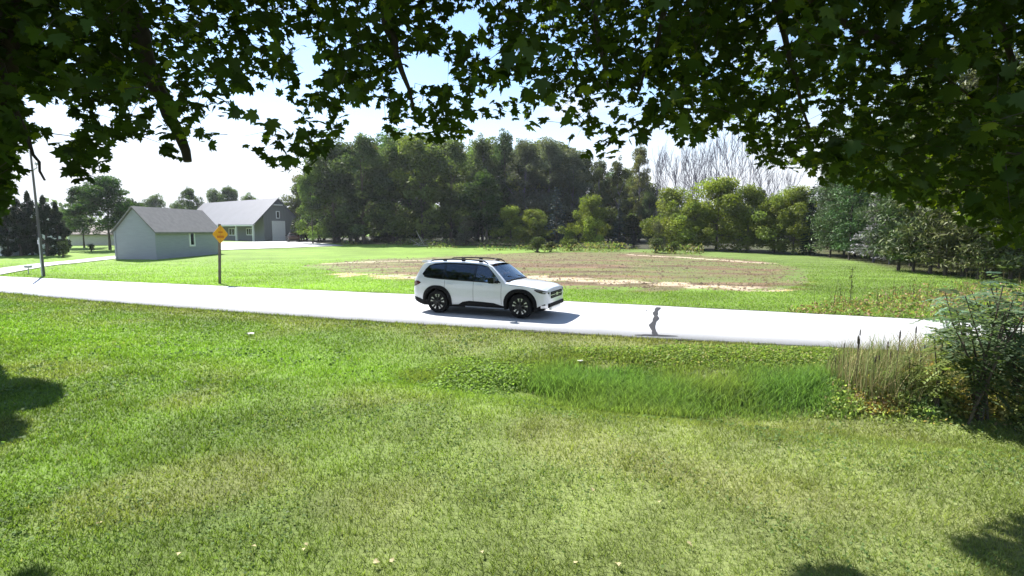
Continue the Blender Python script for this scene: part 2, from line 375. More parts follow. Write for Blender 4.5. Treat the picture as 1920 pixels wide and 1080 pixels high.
F = np.stack([idx[:-1, :-1], idx[:-1, 1:], idx[1:, 1:], idx[1:, :-1]], -1).reshape(-1, 4)
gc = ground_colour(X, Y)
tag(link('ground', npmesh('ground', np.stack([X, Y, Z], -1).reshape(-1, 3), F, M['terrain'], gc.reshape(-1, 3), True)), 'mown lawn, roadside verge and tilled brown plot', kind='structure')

def strip_mesh(name, xs, lo, hi, mat, z0, thick=.0, n=5):
    V = []; m = len(xs)
    for x, a, b in zip(xs, lo, hi):
        for k in range(n):
            y = a + (b - a) * k / (n - 1); V.append((x, y, z0 + (.03 * (1 - abs(2 * k / (n - 1) - 1)) if thick else 0)))
    F = [(i * n + k, (i + 1) * n + k, (i + 1) * n + k + 1, i * n + k + 1) for i in range(m - 1) for k in range(n - 1)]
    if thick:
        b = len(V)
        for x, a, c in zip(xs, lo, hi): V += [(x, a, z0 - thick), (x, c, z0 - thick)]
        for i in range(m - 1):
            F += [(i * n, b + 2 * i, b + 2 * i + 2, (i + 1) * n), (i * n + n - 1, (i + 1) * n + n - 1, b + 2 * i + 3, b + 2 * i + 1)]
    return npmesh(name, V, F, mat, smooth=False)
rx = np.concatenate([np.arange(-300, -40, 8), np.arange(-40, 30, .5), np.arange(30, 300, 8)])
jn = .10 * (snoise(rx, rx * 0, 2.5, 30) - .5); jf = .08 * (snoise(rx, rx * 0, 2.1, 31) - .5)
ro = tag(link('road', strip_mesh('road', rx, road_near(rx) + jn, road_far(rx) + jf, M['road'], .035, .05)), 'sun bleached two lane asphalt road', kind='structure')
tag(link('road_shoulder', strip_mesh('road_shoulder', rx, road_near(rx) - .10 + jf, road_far(rx) + .26 + jn, M['soil_edge'], .022)), 'narrow dark soil shoulder along the road', kind='structure')
def ribbon(name, pts, widths, mat, parent=None, lift=.006):
    V = []; F = []
    for i, p in enumerate(pts):
        a = np.array(pts[max(i - 1, 0)][:2]); b = np.array(pts[min(i + 1, len(pts) - 1)][:2]); d = b - a; d = d / np.hypot(*d); nrm = np.array([-d[1], d[0]])
        for s in (-1, 1):
            q = np.array(p[:2]) + nrm * widths[i] * s / 2; V.append((q[0], q[1], p[2] + lift))
    F = [(2 * i, 2 * i + 1, 2 * i + 3, 2 * i + 2) for i in range(len(pts) - 1)]
    return link(name, npmesh(name, V, F, mat), parent)
def roadz(x, y):
    a, b = float(road_near(x)), float(road_far(x)); t = (y - a) / (b - a); return .035 + .03 * (1 - abs(2 * t - 1))
def road_pts(pxs, jit=0.0, step=6):
    out = []
    g = [G(*p) for p in pxs]
    for i in range(len(g) - 1):
        for t in np.linspace(0, 1, step, endpoint=(i == len(g) - 2)):
            q = g[i] * (1 - t) + g[i + 1] * t + np.array([random.gauss(0, jit), random.gauss(0, jit), 0]); out.append((q[0], q[1], roadz(q[0], q[1])))
    return out
cp = road_pts([(1235, 579), (1228, 590), (1231, 601), (1222, 614), (1228, 630)], .008, 4)
ribbon('tar_seam', cp, [.13 + .035 * math.sin(i * 1.7) for i, _ in enumerate(cp)], M['tar'], ro, .012)
tipp = road_pts([(1190, 631.5), (1229, 632), (1270, 634)], .015); ribbon('tar_seam', tipp, np.interp(range(len(tipp)), [0, len(tipp) / 2, len(tipp) - 1], [.04, .20, .04]), M['tar'], ro, .012)
for pl in ([(706, 580), (770, 568)], [(1210, 586), (1236, 583)], [(1500, 595), (1570, 602)], [(1330, 622), (1430, 624)], [(466, 559), (515, 558)], [(352, 559), (372, 556)], [(1125, 599), (1140, 597)]):
    c = road_pts(pl, .03); ribbon('hairline_crack', c, [random.uniform(.012, .04) for _ in c], M['tar'], ro, .012)

def sheet(name, pts, mat, lift, label):
    """flat paving following the ground"""
    poly = [tuple(p[:2]) for p in pts]; bm = bmesh.new(); vs = [bm.verts.new((*p, 0)) for p in poly]; f = bm.faces.new(vs)
    bmesh.ops.triangulate(bm, faces=[f])
    for _ in range(4):
        ed = [e for e in bm.edges if e.calc_length() > 2.5]
        if ed: bmesh.ops.subdivide_edges(bm, edges=ed, cuts=1); bmesh.ops.triangulate(bm, faces=[f for f in bm.faces if len(f.verts) > 3])
    for v in bm.verts: v.co.z = float(height(v.co.x, v.co.y)) + lift
    bmesh.ops.recalc_face_normals(bm, faces=bm.faces)
    if sum(f.normal.z for f in bm.faces) < 0: bmesh.ops.reverse_faces(bm, faces=bm.faces)
    me = bpy.data.meshes.new(name); bm.to_mesh(me); bm.free(); me.materials.append(mat)
    return tag(link(name, me), label, kind='structure')
sheet('driveway', [G(*p) for p in [(-300, 560), (-300, 526), (0, 504), (80, 494), (217, 480.5), (300, 477), (300, 480), (217, 486), (110, 497), (50, 507), (12, 514), (-40, 524), (-150, 545)]], M['concrete'], .05, 'pale driveway branching off the road towards the grey shed')
sheet('forecourt', [G(*p) for p in [(395, 470), (419, 469.5), (470, 467.5), (560, 464.5), (645, 461), (600, 456.5), (566, 452.8), (400, 454.5)]], M['concrete'], .06, 'pale concrete forecourt in front of the olive barn')
print('ground ok')

# ------------------------------------------------------------------ blades and leaf cards
def blades(P, h, wd, col, lean=.35, segs=2, droop=.25):
    """curved grass blades. P (n,3), h, wd (n), col (n,3)"""
    n = len(P); a = rng.uniform(0, 2 * np.pi, n); ln = np.abs(rng.normal(0, lean, n)); az = rng.uniform(0, 2 * np.pi, n)
    side = np.stack([np.cos(a), np.sin(a), np.zeros(n)], -1) * (wd / 2)[:, None]
    dirv = np.stack([np.cos(az) * ln, np.sin(az) * ln, np.ones(n)], -1); out = np.stack([np.cos(az), np.sin(az), np.zeros(n)], -1)
    V = []; 
    V.append(P - side); V.append(P + side)
    if segs == 2:
        mid = P + dirv * (h * .55)[:, None]
        V.append(mid - side * .75); V.append(mid + side * .75)
    tip = P + dirv * h[:, None] * .97 + out * (h * droop * rng.uniform(.2, 1, n))[:, None]
    V.append(tip); k = len(V); V = np.stack(V, 1).reshape(-1, 3); b = (np.arange(n) * k)[:, None]
    T = [[0, 1, 4], ] if False else ([[0, 1, 3], [0, 3, 2], [2, 3, 4]] if segs == 2 else [[0, 1, 2]])
    F = np.concatenate([b + np.array(t)[None] for t in T]); C = np.repeat(col, k, 0)
    if segs == 2:
        g = np.tile(np.array([.8, .8, 1, 1, 1.12]), n)[:, None]; C = C * g
    return V, F, C
def rand_rot(n, tilt=1.0):
    """random normals and in-plane axes"""
    nz = rng.normal(0, 1, (n, 3)); nz[:, 2] = np.abs(nz[:, 2]) + (1 - tilt) * 2; nz /= np.linalg.norm(nz, axis=1)[:, None]
    r = rng.normal(0, 1, (n, 3)); u = np.cross(nz, r); u /= np.linalg.norm(u, axis=1)[:, None]; v = np.cross(nz, u); return u, v, nz
LEAFQ = np.array([[0, 0], [.5, .35], [.38, .8], [0, 1], [-.38, .8], [-.5, .35]])
def cards(P, size, col, aspect=.7, tilt=1.0, n6=False, shade=None):
    """leaf-shaped cards"""
    n = len(P); u, v, nz = rand_rot(n, tilt); size = np.broadcast_to(size, (n,))
    sh = LEAFQ if n6 else np.array([[0, 0], [.5, .45], [0, 1], [-.5, .45]])
    k = len(sh); V = np.stack([P + u * (s[0] * size * aspect)[:, None] + v * ((s[1] - .5) * size)[:, None] + nz * (abs(s[0]) * .25 * size)[:, None] for s in sh], 1).reshape(-1, 3)
    b = (np.arange(n) * k)[:, None]; F = b + np.arange(k)[None]
    return V, F, np.repeat(np.broadcast_to(col, (n, 3)), k, 0)
def merge(parts):
    V = []; F = []; C = []; b = 0
    for v, f, c in parts: V.append(v); F.append(f + b); C.append(c); b += len(v)
    return np.concatenate(V), np.concatenate(F), np.concatenate(C)
def put(name, parts, mat, parent=None, **t):
    V, F, C = merge(parts) if isinstance(parts, list) else parts
    o = link(name, npmesh(name, V, F, mat, C), parent); 
    if t: tag(o, **t)
    return o

# ------------------------------------------------------------------ tree builders (meshes shared between copies)
def crown_cards(clumps, nleaf, size, base, var=.45, aspect=.75):
    """clumps: list of (x,y,z,rx,rz). leaves mostly in the outer shell of every clump"""
    cl = np.array(clumps); wgt = cl[:, 3] ** 2; pick = rng.choice(len(cl), nleaf, p=wgt / wgt.sum()); c = cl[pick]
    d = rng.normal(0, 1, (nleaf, 3)); d /= np.linalg.norm(d, axis=1)[:, None]; r = rng.uniform(.25, 1.0, nleaf) ** .45 * (1 + rng.normal(0, .10, nleaf))
    P = c[:, :3] + d * r[:, None] * np.stack([c[:, 3], c[:, 3], c[:, 4]], -1)
    tone = rng.uniform(1 - var, 1 + var, len(cl))[pick] * rng.uniform(.75, 1.25, nleaf)
    yel = rng.uniform(-.05, .2, len(cl))[pick]
    col = np.array(base)[None] * tone[:, None] * np.stack([1 + yel, 1 + yel * .4, 1 - yel * .3], -1)
    return cards(P, size * rng.uniform(.6, 1.3, nleaf), col, aspect, .55)
def broad_clumps(Hh, Rr, z0, n, seed, top=.8):
    r = random.Random(seed); out = []
    ph = [r.uniform(0, 6.28) for _ in range(3)]; out.append((r.gauss(0, .3), r.gauss(0, .3), Hh - Rr * .14, Rr * .16, Rr * .16))
    for i in range(n):
        t = r.random() ** .85; z = z0 + (Hh - z0) * (.04 + .90 * t)
        env = (math.sin(math.pi * min(1, (t * .62 + .30))) ** .6 if t > .32 else .93) * Rr
        if t > top: env *= .75
        a = r.uniform(0, 6.28); env *= 1 + .28 * math.sin(2 * a + ph[0] + z * .5) * math.sin(z * .9 + ph[1]); q = env * (r.uniform(.25, .85) if r.random() < .8 else r.uniform(.85, 1.12)); s = Rr * r.uniform(.15, .38)
        out.append((math.cos(a) * q, math.sin(a) * q, z, s, s * r.uniform(.5, .8)))
    return out
def trunk_mesh(Hh, r0, clumps, seed, mat, n=14, lean=.02, zb=.25):
    r = random.Random(seed); mb = MB(); pts = [(0, 0, -.2)]; m = 7
    for i in range(1, m + 1):
        t = i / m; pts.append((r.gauss(0, lean) * Hh * t, r.gauss(0, lean) * Hh * t, Hh * .88 * t))
    mb.tube(pts, [r0 * (1.25 if i == 0 else 1 - .88 * i / m) for i in range(m + 1)], 7)
    for c in r.sample(clumps, min(n, len(clumps))):
        t = max(zb, min(.8, c[2] / Hh - .18)); k = t * m; i = int(k); a = Vector(pts[i]).lerp(Vector(pts[min(i + 1, m)]), k - i)
        b = Vector(c[:3]); mid = a.lerp(b, .5) + Vector((0, 0, -.06 * (b - a).length))
        mb.tube([a, mid, b], [r0 * .32, r0 * .2, r0 * .07], 5, cap=False)
    return mb.mesh('trunk', mat)
def make_broad(seed, Hh, Rr, z0, ncl, nleaf, size, base, r0=.25, bark='bark', var=.45, cedar=False):
    cl = broad_clumps(Hh, Rr, z0, ncl, seed)
    if cedar: cl = [(x * .95 * (1.08 - z / Hh) ** .55, y * .95 * (1.08 - z / Hh) ** .55, z, a * .75 * (1.12 - z / Hh) ** .35, b * 1.3) for (x, y, z, a, b) in cl] + [(0, 0, Hh * .93, .22, .5)]
    V, F, C = crown_cards(cl, nleaf, size, base, var); return [('trunk', trunk_mesh(Hh, r0, cl, seed, M[bark])), ('crown', npmesh('crown', V, F, M['crown'], C))]
def make_spruce(seed, Hh, Rr, z0, base, nper=34, dens=1.0, droop=.25, size=.34, bark='bark', rough=.2, pow_=.8):
    r = random.Random(seed); mb = MB(); mb.tube([(0, 0, -.2), (0, 0, Hh * .5), (0, 0, Hh * .97)], [Hh * .014 + .04, Hh * .009 + .03, .02], 7)
    P = []; tone = []
    lev = int((Hh - z0) / .42 * dens)
    for i in range(lev):
        t = i / lev; z = z0 + (Hh - z0) * t; L_ = Rr * (1 - t) ** pow_ + .12; nb = 6 + r.randrange(3)
        for b in range(nb):
            a = r.uniform(0, 6.28); l = L_ * r.uniform(1 - rough * 2, 1.05); k = max(5, int(nper * l / Rr)); tn = r.uniform(.65, 1.3)
            if b < 3: mb.tube([(0, 0, z), (math.cos(a) * l * .9, math.sin(a) * l * .9, z - droop * l * .8)], [.035, .01], 4, cap=False)
            s = np.linspace(.12, 1, k) + rng.normal(0, .03, k); wv = rng.normal(0, .13, k) * l * (1.15 - s)
            P.append(np.stack([math.cos(a) * l * s - math.sin(a) * wv, math.sin(a) * l * s + math.cos(a) * wv, z - droop * l * s ** 1.5 + .10 * l * s + rng.normal(0, .07, k) - .06], -1)); tone.append(np.full(k, tn))
    P = np.concatenate(P); tone = np.concatenate(tone) * rng.uniform(.7, 1.3, len(P))
    V, F, C = cards(P, size * rng.uniform(.6, 1.4, len(P)), np.array(base)[None] * tone[:, None], .38, .8)
    return [('trunk', mb.mesh('trunk', M[bark])), ('crown', npmesh('crown', V, F, M['needle'], C))]
def make_pine(seed, Hh, Rr, z0, base):
    """plantation pine: bare lower stem, shaggy upswept boughs"""
    r = random.Random(seed); mb = MB(); pts = [(r.gauss(0, .06) * i, r.gauss(0, .06) * i, Hh * .97 * i / 5 - (.2 if i == 0 else 0)) for i in range(6)]
    mb.tube(pts, [.095, .09, .08, .06, .04, .02], 7); P = []; tone = []; lev = int((Hh - z0) / .48)
    for i in range(8):
        a = r.uniform(0, 6.28); z = r.uniform(.6, z0 + .3); l = r.uniform(.4, 1.1); mb.tube([(0, 0, z), (math.cos(a) * l, math.sin(a) * l, z - .15 * l)], [.025, .008], 4, cap=False)
    for i in range(lev):
        t = i / lev; z = z0 + (Hh - z0) * t; L_ = Rr * (1 - t) ** .55 * (.75 + .25 * min(1, t * 6)) + .2
        for b in range(6):
            a = r.uniform(0, 6.28); l = L_ * r.uniform(.6, 1.1); k = max(8, int(100 * l / Rr)); tn = r.uniform(.6, 1.35); up = r.uniform(-.12, .18)
            mb.tube([(0, 0, z), (math.cos(a) * l * .9, math.sin(a) * l * .9, z + up * l)], [.035, .01], 4, cap=False)
            s = rng.uniform(.2, 1.05, k); wv = rng.normal(0, .16, k) * l
            P.append(np.stack([math.cos(a) * l * s - math.sin(a) * wv, math.sin(a) * l * s + math.cos(a) * wv, z + up * l * s + rng.normal(0, .16, k)], -1)); tone.append(np.full(k, tn))
    P = np.concatenate(P); tone = np.concatenate(tone) * rng.uniform(.7, 1.3, len(P))
    V, F, C = cards(P, .32 * rng.uniform(.6, 1.4, len(P)), np.array(base)[None] * tone[:, None], .22, 1.0)
    return [('trunk', mb.mesh('trunk', M['bark'])), ('crown', npmesh('crown', V, F, M['needle'], C))]
def make_bare(seed, Hh, spread=.30, mat='greybark', rmin=.028, depth=5):
    r = random.Random(seed); mb = MB()
    def grow(p, d, l, rad, lev):
        pts = [p]; dd = d
        for i in range(3):
            dd = (dd + Vector((r.gauss(0, .10), r.gauss(0, .10), r.gauss(.05, .05)))).normalized(); pts.append(pts[-1] + dd * l / 3)
        r1 = max(rmin, rad * .62); mb.tube(pts, [rad, rad * .85 + r1 * .15, rad * .4 + r1 * .6, r1], 5 if lev < 2 else 3, cap=False)
        if lev < depth:
            for k in range(2 if lev else 3):
                nd = (dd + Vector((r.gauss(0, spread), r.gauss(0, spread), .12))).normalized(); grow(pts[-1] if k < 1 else pts[2], nd, l * r.uniform(.62, .86), r1, lev + 1)
            if r.random() < .5: nd = (dd + Vector((r.gauss(0, spread * 1.6), r.gauss(0, spread * 1.6), 0))).normalized(); grow(pts[1], nd, l * .6, rmin, lev + 2)
    for k in range(2): grow(Vector((r.gauss(0, .3), r.gauss(0, .3), -.2)), Vector((r.gauss(0, .08), r.gauss(0, .08), 1)).normalized(), Hh * .34, .11, 0)
    me = mb.mesh('trunk', M[mat]); return [('branches', me)]
def make_shrub(seed, Hh, Rr, nleaf, size, base, ncl=14):
    r = random.Random(seed); cl = []
    for i in range(ncl):
        a = r.uniform(0, 6.28); z = Hh * r.uniform(.15, .85); q = Rr * r.uniform(.1, .75) * (1 - .45 * z / Hh); s = Rr * r.uniform(.22, .42); cl.append((math.cos(a) * q, math.sin(a) * q, z, s, s * r.uniform(.7, 1.1)))
    V, F, C = crown_cards(cl, nleaf, size, base); mb = MB()
    for c in cl[:9]: mb.tube([(r.gauss(0, .1), r.gauss(0, .1), -.1), (c[0] * .5, c[1] * .5, c[2] * .55), c[:3]], [.05, .035, .012], 5, cap=False)
    return [('stems', mb.mesh('stems', M['bark'])), ('crown', npmesh('crown', V, F, M['crown'], C))]
g1 = (.092, .124, .054)
K = {}
K['oak_a'] = ('broadleaf_tree', make_broad(1, 16, 5.2, .9, 64, 15000, .38, g1))
K['oak_b'] = ('broadleaf_tree', make_broad(2, 17, 4.9, .8, 66, 15000, .38, g1))
K['oak_c'] = ('broadleaf_tree', make_broad(3, 15, 5.4, .9, 60, 15000, .40, g1))
K['poplar'] = ('broadleaf_tree', make_broad(4, 17, 4.2, 1.5, 80, 16000, .28, (.105, .12, .092), bark='greybark', var=.2))
K['poplar_b'] = ('broadleaf_tree', make_broad(14, 17, 3.4, 1.2, 70, 12000, .28, (.085, .10, .06), bark='greybark', var=.3))
K['round'] = ('broadleaf_tree', make_broad(5, 12, 3.6, 1.9, 56, 12000, .30, (.055, .08, .028), .22))
K['yellow'] = ('bushy_tree', make_broad(6, 9, 4.9, .2, 56, 13000, .30, (.165, .20, .05), .18, var=.35))
K['spruce'] = ('spruce_tree', make_spruce(7, 10, 2.5, .5, (.045, .062, .052)))
K['spruce_thin'] = ('spruce_tree', make_spruce(8, 13, 1.7, .6, (.04, .06, .04)))
K['greyspruce'] = ('spruce_tree', make_spruce(9, 9.5, 3.0, 1.0, (.27, .265, .29), nper=34, droop=.12, size=.40, bark='greybark'))
K['pine_a'] = ('pine_tree', make_pine(10, 12, 2.5, 1.0, (.082, .125, .055)))
K['pine_b'] = ('pine_tree', make_pine(11, 13, 2.3, 1.2, (.078, .122, .052)))
K['pine_c'] = ('pine_tree', make_pine(15, 12, 2.6, .9, (.09, .13, .06)))
K['cedar'] = ('columnar_cedar', make_broad(12, 7.2, 1.6, .1, 70, 15000, .17, (.032, .048, .030), .14, var=.2, cedar=True))
K['garden'] = ('broadleaf_tree', make_broad(16, 13, 4.8, 2.7, 66, 17000, .34, (.055, .085, .03), .2))
K['bare_a'] = ('bare_tree', make_bare(21, 16)); K['bare_b'] = ('bare_tree', make_bare(22, 16, .22)); K['bare_c'] = ('bare_tree', make_bare(23, 15, .34))
K['shrub_a'] = ('shrub', make_shrub(31, 3, 2.0, 2600, .19, (.15, .19, .045))); K['shrub_b'] = ('shrub', make_shrub(32, 3, 1.8, 2600, .17, (.15, .155, .11)))
K['shrub_c'] = ('shrub', make_shrub(33, 2, 1.4, 1600, .15, (.08, .11, .035)))
BASEH = dict(oak_a=16, oak_b=17, oak_c=15, poplar=17, poplar_b=17, round=12, yellow=9, spruce=10, spruce_thin=13, greyspruce=9.5, pine_a=12, pine_b=13, pine_c=12, cedar=7.2, garden=13, bare_a=16, bare_b=16, bare_c=15, shrub_a=3, shrub_b=3, shrub_c=2)
TR = random.Random(99)
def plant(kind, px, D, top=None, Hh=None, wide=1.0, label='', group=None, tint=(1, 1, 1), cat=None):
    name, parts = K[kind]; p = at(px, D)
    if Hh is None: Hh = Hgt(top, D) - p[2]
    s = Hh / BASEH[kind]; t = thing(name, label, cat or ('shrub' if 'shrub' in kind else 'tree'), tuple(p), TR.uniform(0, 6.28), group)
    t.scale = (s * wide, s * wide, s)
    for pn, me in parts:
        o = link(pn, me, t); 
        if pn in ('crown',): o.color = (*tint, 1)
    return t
# wood behind the field: front row, left to right
T = [
 ('oak_c', 588, 78, 318, .62, 'broadleaf tree at the left end of the wood, directly right of the olive barn', (1.2, 1.3, .9)),
 ('oak_a', 628, 80, 262, .78, 'tall dark broadleaf tree near the left end of the wood, rounded top against sky', (.85, .9, .85)),
 ('oak_b', 682, 79, 262, .85, 'tall dark broadleaf tree of the wood, second tall one from the olive barn', (.8, .85, .85)),
 ('oak_a', 738, 81, 268, .8, 'dense green broadleaf tree of the wood above the bleached branch pile', (.95, 1.0, .9)),
 ('oak_c', 792, 79, 272, .8, 'broadleaf tree with yellowish top in the wood behind the car roof', (1.35, 1.3, .9)),
 ('oak_b', 846, 80, 270, .8, 'broadleaf tree of the wood just left of the round free standing tree', (1.15, 1.15, .95)),
 ('round', 912, 72, 317, .92, 'round dark tree standing free on a bare trunk in front of the wood', (.58, .68, .62)),
 ('spruce', 1043, 74, 346, 1.15, 'dark blue green spruce between two yellow green bushes', (.8, .9, 1.25)),
 ('yellow', 958, 75, 388, .85, 'low yellow green bush tree right of the round free standing tree', (1, 1.05, .9)),
 ('yellow', 1000, 74, 394, .9, 'low yellow green bush tree touching the left side of the dark spruce', (1.05, 1.05, .9)),
 ('yellow', 1108, 74, 368, .72, 'bright yellow green bush tree right of the dark blue green spruce', (1.1, 1.1, .9)),
 ('spruce_thin', 1160, 73, 372, 1.3, 'narrow black green spruce beside the bright yellow green bush tree', (.7, .8, 1.1)),
 ('shrub_a', 1062, 71, 425, 1.0, 'small yellow green shrub at the foot of the dark blue green spruce', (1, 1, 1)),
 ('shrub_a', 1112, 70, 405, .75, 'upright pale green shrub below the bright yellow green bush tree', (1.1, 1.1, 1)),
 ('yellow', 1258, 76, 354, .8, 'yellow green bush tree below the bare trees, left of the widest one', (1, 1, .9)),
 ('shrub_b', 1236, 68, 412, .7, 'pale grey green shrub with bare stems in front of the wood', (1.1, 1.1, 1.15)),
 ('yellow', 1342, 73, 336, .95, 'widest yellow green bush tree at the right part of the wood', (1.15, 1.15, .9)),
 ('yellow', 1298, 71, 380, .9, 'smaller bush tree leaning into the left side of the widest yellow green one', (.9, .95, .9)),
 ('yellow', 1400, 71, 350, .72, 'yellow green bush tree touching the right side of the widest one', (.95, 1.0, .9)),
 ('yellow', 1450, 70, 368, .9, 'olive bush tree third from the right end of the yellow green row', (.75, .8, .85)),
 ('spruce_thin', 1518, 62, 346, 1.25, 'dark pointed spruce at the right end of the wood against bright sky', (.7, .8, .8)),
 ('yellow', 1486, 68, 352, .75, 'pale olive bush tree just left of the dark pointed spruce', (.85, .85, .9)),
 ('shrub_b', 872, 72, 405, .9, 'grey leafless looking shrub left of the round free standing tree', (.8, .8, .95)),
 ('spruce', 1188, 70, 432, 1.5, 'low spreading dark spruce at the edge of the field below the narrow spruce', (.8, .85, 1)),
 ('shrub_a', 1285, 69, 430, .8, 'small olive shrub at the foot of the widest yellow green bush tree', (.7, .75, .9)),
]
for k, px, D, top, wd, lb, tint in T:
    if k.startswith('oak') and px > 600: top -= 14; wd *= 1.12
    if px > 930: D = edgeD(px) + max(1.2, (D - 69) * .55)
    plant(k, px, D, top, None, wd, lb, None, tint)
# tall grey green poplars, and individual ones
for k, px, D, top, wd, lb, tint in [
 ('poplar', 985, 86, 262, .95, 'tall hazy grey green tree with rounded crown above the dark spruce, leftmost of its kind', (1, 1, 1.05)),
 ('poplar', 1030, 87, 258, .95, 'tall hazy grey green tree straight above the dark blue green spruce', (.95, .98, 1.08)),
 ('poplar', 1072, 86, 278, .9, 'hazy grey green tree whose top slopes down to a gap of sky', (.95, .95, 1)),
 ('poplar_b', 1122, 85, 290, .75, 'slim upright olive poplar right of the gap of sky', (1, 1.05, .95)),
 ('poplar_b', 1158, 84, 292, .75, 'slim upright poplar above the narrow black green spruce', (1, 1.0, .85)),
 ('poplar_b', 1196, 84, 262, .6, 'tall slim tree with pale yellowish tip at the left edge of the bare trees', (1.3, 1.15, .9)),
 ('poplar_b', 905, 90, 250, .85, 'tall loose tree rising behind the round free standing tree', (.9, 1.0, .8)),
 ('oak_b', 945, 92, 240, .6, 'tallest open topped tree of the wood, its crown showing sky through', (.8, .95, .85)),
 ('oak_c', 1215, 82, 362, .6, 'grey green tree crowding the foot of the bare trees', (.85, .85, .95)),
 ('poplar_b', 1420, 84, 350, .8, 'hazy tree behind the right half of the yellow green row', (.8, .8, .9))]:
    plant(k, px, D, top, None, wd, lb, None, tint)
bare_lb = ['leftmost bare leafless tree against blue white sky', 'fine twigged bare tree second from the left of the leafless row', 'dense bare tree above the yellow green bush left of the widest one', 'bare tree leaning right over the widest yellow green bush tree',
  'tall bare tree with dark twin stems in the middle of the leafless row', 'straight thin bare tree reaching highest into the white sky', 'short bare tree above the right end of the yellow green row', 'rightmost low bare tree just left of the dark pointed spruce', 'purple grey bare tree between the dense one and the leaning one', 'low bare tree filling the gap under the hanging maple leaves']
for i, (px, top) in enumerate([(1222, 285), (1248, 276), (1272, 268), (1312, 262), (1345, 246), (1388, 255), (1432, 310), (1470, 318), (1292, 280), (1412, 318)]):
    plant(['bare_a', 'bare_b', 'bare_c'][i % 3], px, 88 + (i % 3) * 2, top, None, .75, bare_lb[i])
# back row that closes the wood
br = random.Random(5)
for i in range(34):
    px = 575 + i * 28.5 + br.uniform(-8, 8); D = br.uniform(92, 104)
    top = np.interp(px, [575, 620, 700, 900, 1080, 1120, 1200, 1215, 1420, 1540], [320, 272, 246, 250, 272, 300, 312, 358, 362, 350]) + br.uniform(0, 22)
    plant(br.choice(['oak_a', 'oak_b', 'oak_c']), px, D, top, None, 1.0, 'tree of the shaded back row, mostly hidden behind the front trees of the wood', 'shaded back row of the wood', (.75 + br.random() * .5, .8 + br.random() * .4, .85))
for i in range(30):
    px = 565 + i * 33 + br.uniform(-10, 10); D = br.uniform(81, 90)
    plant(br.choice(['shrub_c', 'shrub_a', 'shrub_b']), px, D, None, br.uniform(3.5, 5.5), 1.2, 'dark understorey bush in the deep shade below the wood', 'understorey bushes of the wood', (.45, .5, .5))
# left: cedars and garden trees
for i, (px, D, top, wd) in enumerate([(40, 50, 372, 1.15), (62, 51, 358, .9), (90, 50, 366, 1.15), (112, 51, 378, 1.0), (18, 50, 384, 1.2)]):
    plant('cedar', px, D, top, None, wd, ['dark columnar cedar second from the left edge', 'dark columnar cedar with the highest pointed tip, left of the utility pole', 'broad dark cedar just right of the utility pole', 'dark cedar at the right end of the cedar row', 'dark cedar half cut off at the left edge'][i], None, (1, 1, 1))
plant('garden', 160, 66, 352, None, .9, 'green garden tree above the low cream house left of the shed', None, (.85, 1.05, .85))
plant('garden', 208, 62, 332, None, 1.1, 'large dark garden tree with bare trunk left of the grey shed', None, (.75, .95, .85))
plant('round', 250, 74, 372, None, 1.1, 'dark tree showing over the left roof slope of the shed', None, (.6, .75, .7))
for i, (px, D, top, wd, lb) in enumerate([(298, 118, 366, .8, 'small round tree far behind the shed ridge'), (360, 116, 350, .75, 'upright green tree far behind the right end of the shed ridge'), (338, 130, 375, .7, 'low far tree between the two trees above the shed ridge'),
    (412, 132, 356, .75, 'leftmost far tree over the barn roof'), (440, 130, 348, .9, 'widest far tree over the middle of the barn roof'), (472, 136, 360, .85, 'far tree sloping down behind the barn ridge'), (510, 140, 376, .6, 'tiny pointed far tree by the barn apex'), (270, 125, 378, .8, 'far tree left above the shed gable')]):
    plant(['oak_c', 'round', 'oak_a'][i % 3], px, D, top, None, wd, lb, None, (1.0, 1.1, .95))
plant('oak_b', 572, 100, 345, None, .8, 'yellowish tree showing over the right roof slope of the barn', None, (1.5, 1.4, .9))
plant('shrub_c', 172, 58, 457, None, 1.1, 'small black green shrub before the low cream house', None, (.4, .5, .5))
plant('shrub_c', 118, 48, 452, None, .8, 'dark shrub at the foot of the cedar row', None, (.5, .6, .5))
# pines at the right
pl = ['first pine right of the dark pointed spruce, green branches to low down', 'pine with pale trunk beside the grey spruce', 'pine behind the right shoulder of the grey spruce', 'pine with straight pale trunk in open grass shade', 'pine with forked lower boughs right of the pale trunk', 'pine in the middle of the plantation edge', 'pine with the darkest trunk of the plantation edge', 'pine above the reddish weeds', 'pine above the bluish leafy shrub', 'nearest pine at the right edge of the picture', 'pine second from the right edge', 'pine third from the right edge']
edge = [(1556, 48), (1592, 44.5), (1708, 37), (1686, 32.6), (1714, 31.4), (1746, 30), (1774, 28.9), (1806, 28), (1838, 26.9), (1930, 24.6), (1898, 25.4), (1868, 26.2)]
for i, (px, D) in enumerate(edge): plant(['pine_a', 'pine_b', 'pine_c'][i % 3], px, D, None, br.uniform(10.5, 13), 1.0, pl[i], None, (br.uniform(.8, 1.25), br.uniform(.85, 1.05), br.uniform(.6, .85)))
plant('greyspruce', 1638, 41, 352, None, 1.0, 'silvery grey spruce with dead looking boughs at the edge of the pines')
plant('greyspruce', 1668, 39, 372, None, .8, 'smaller silvery grey spruce touching the right side of the larger one', None, (.85, .85, .85))
cnt = 0
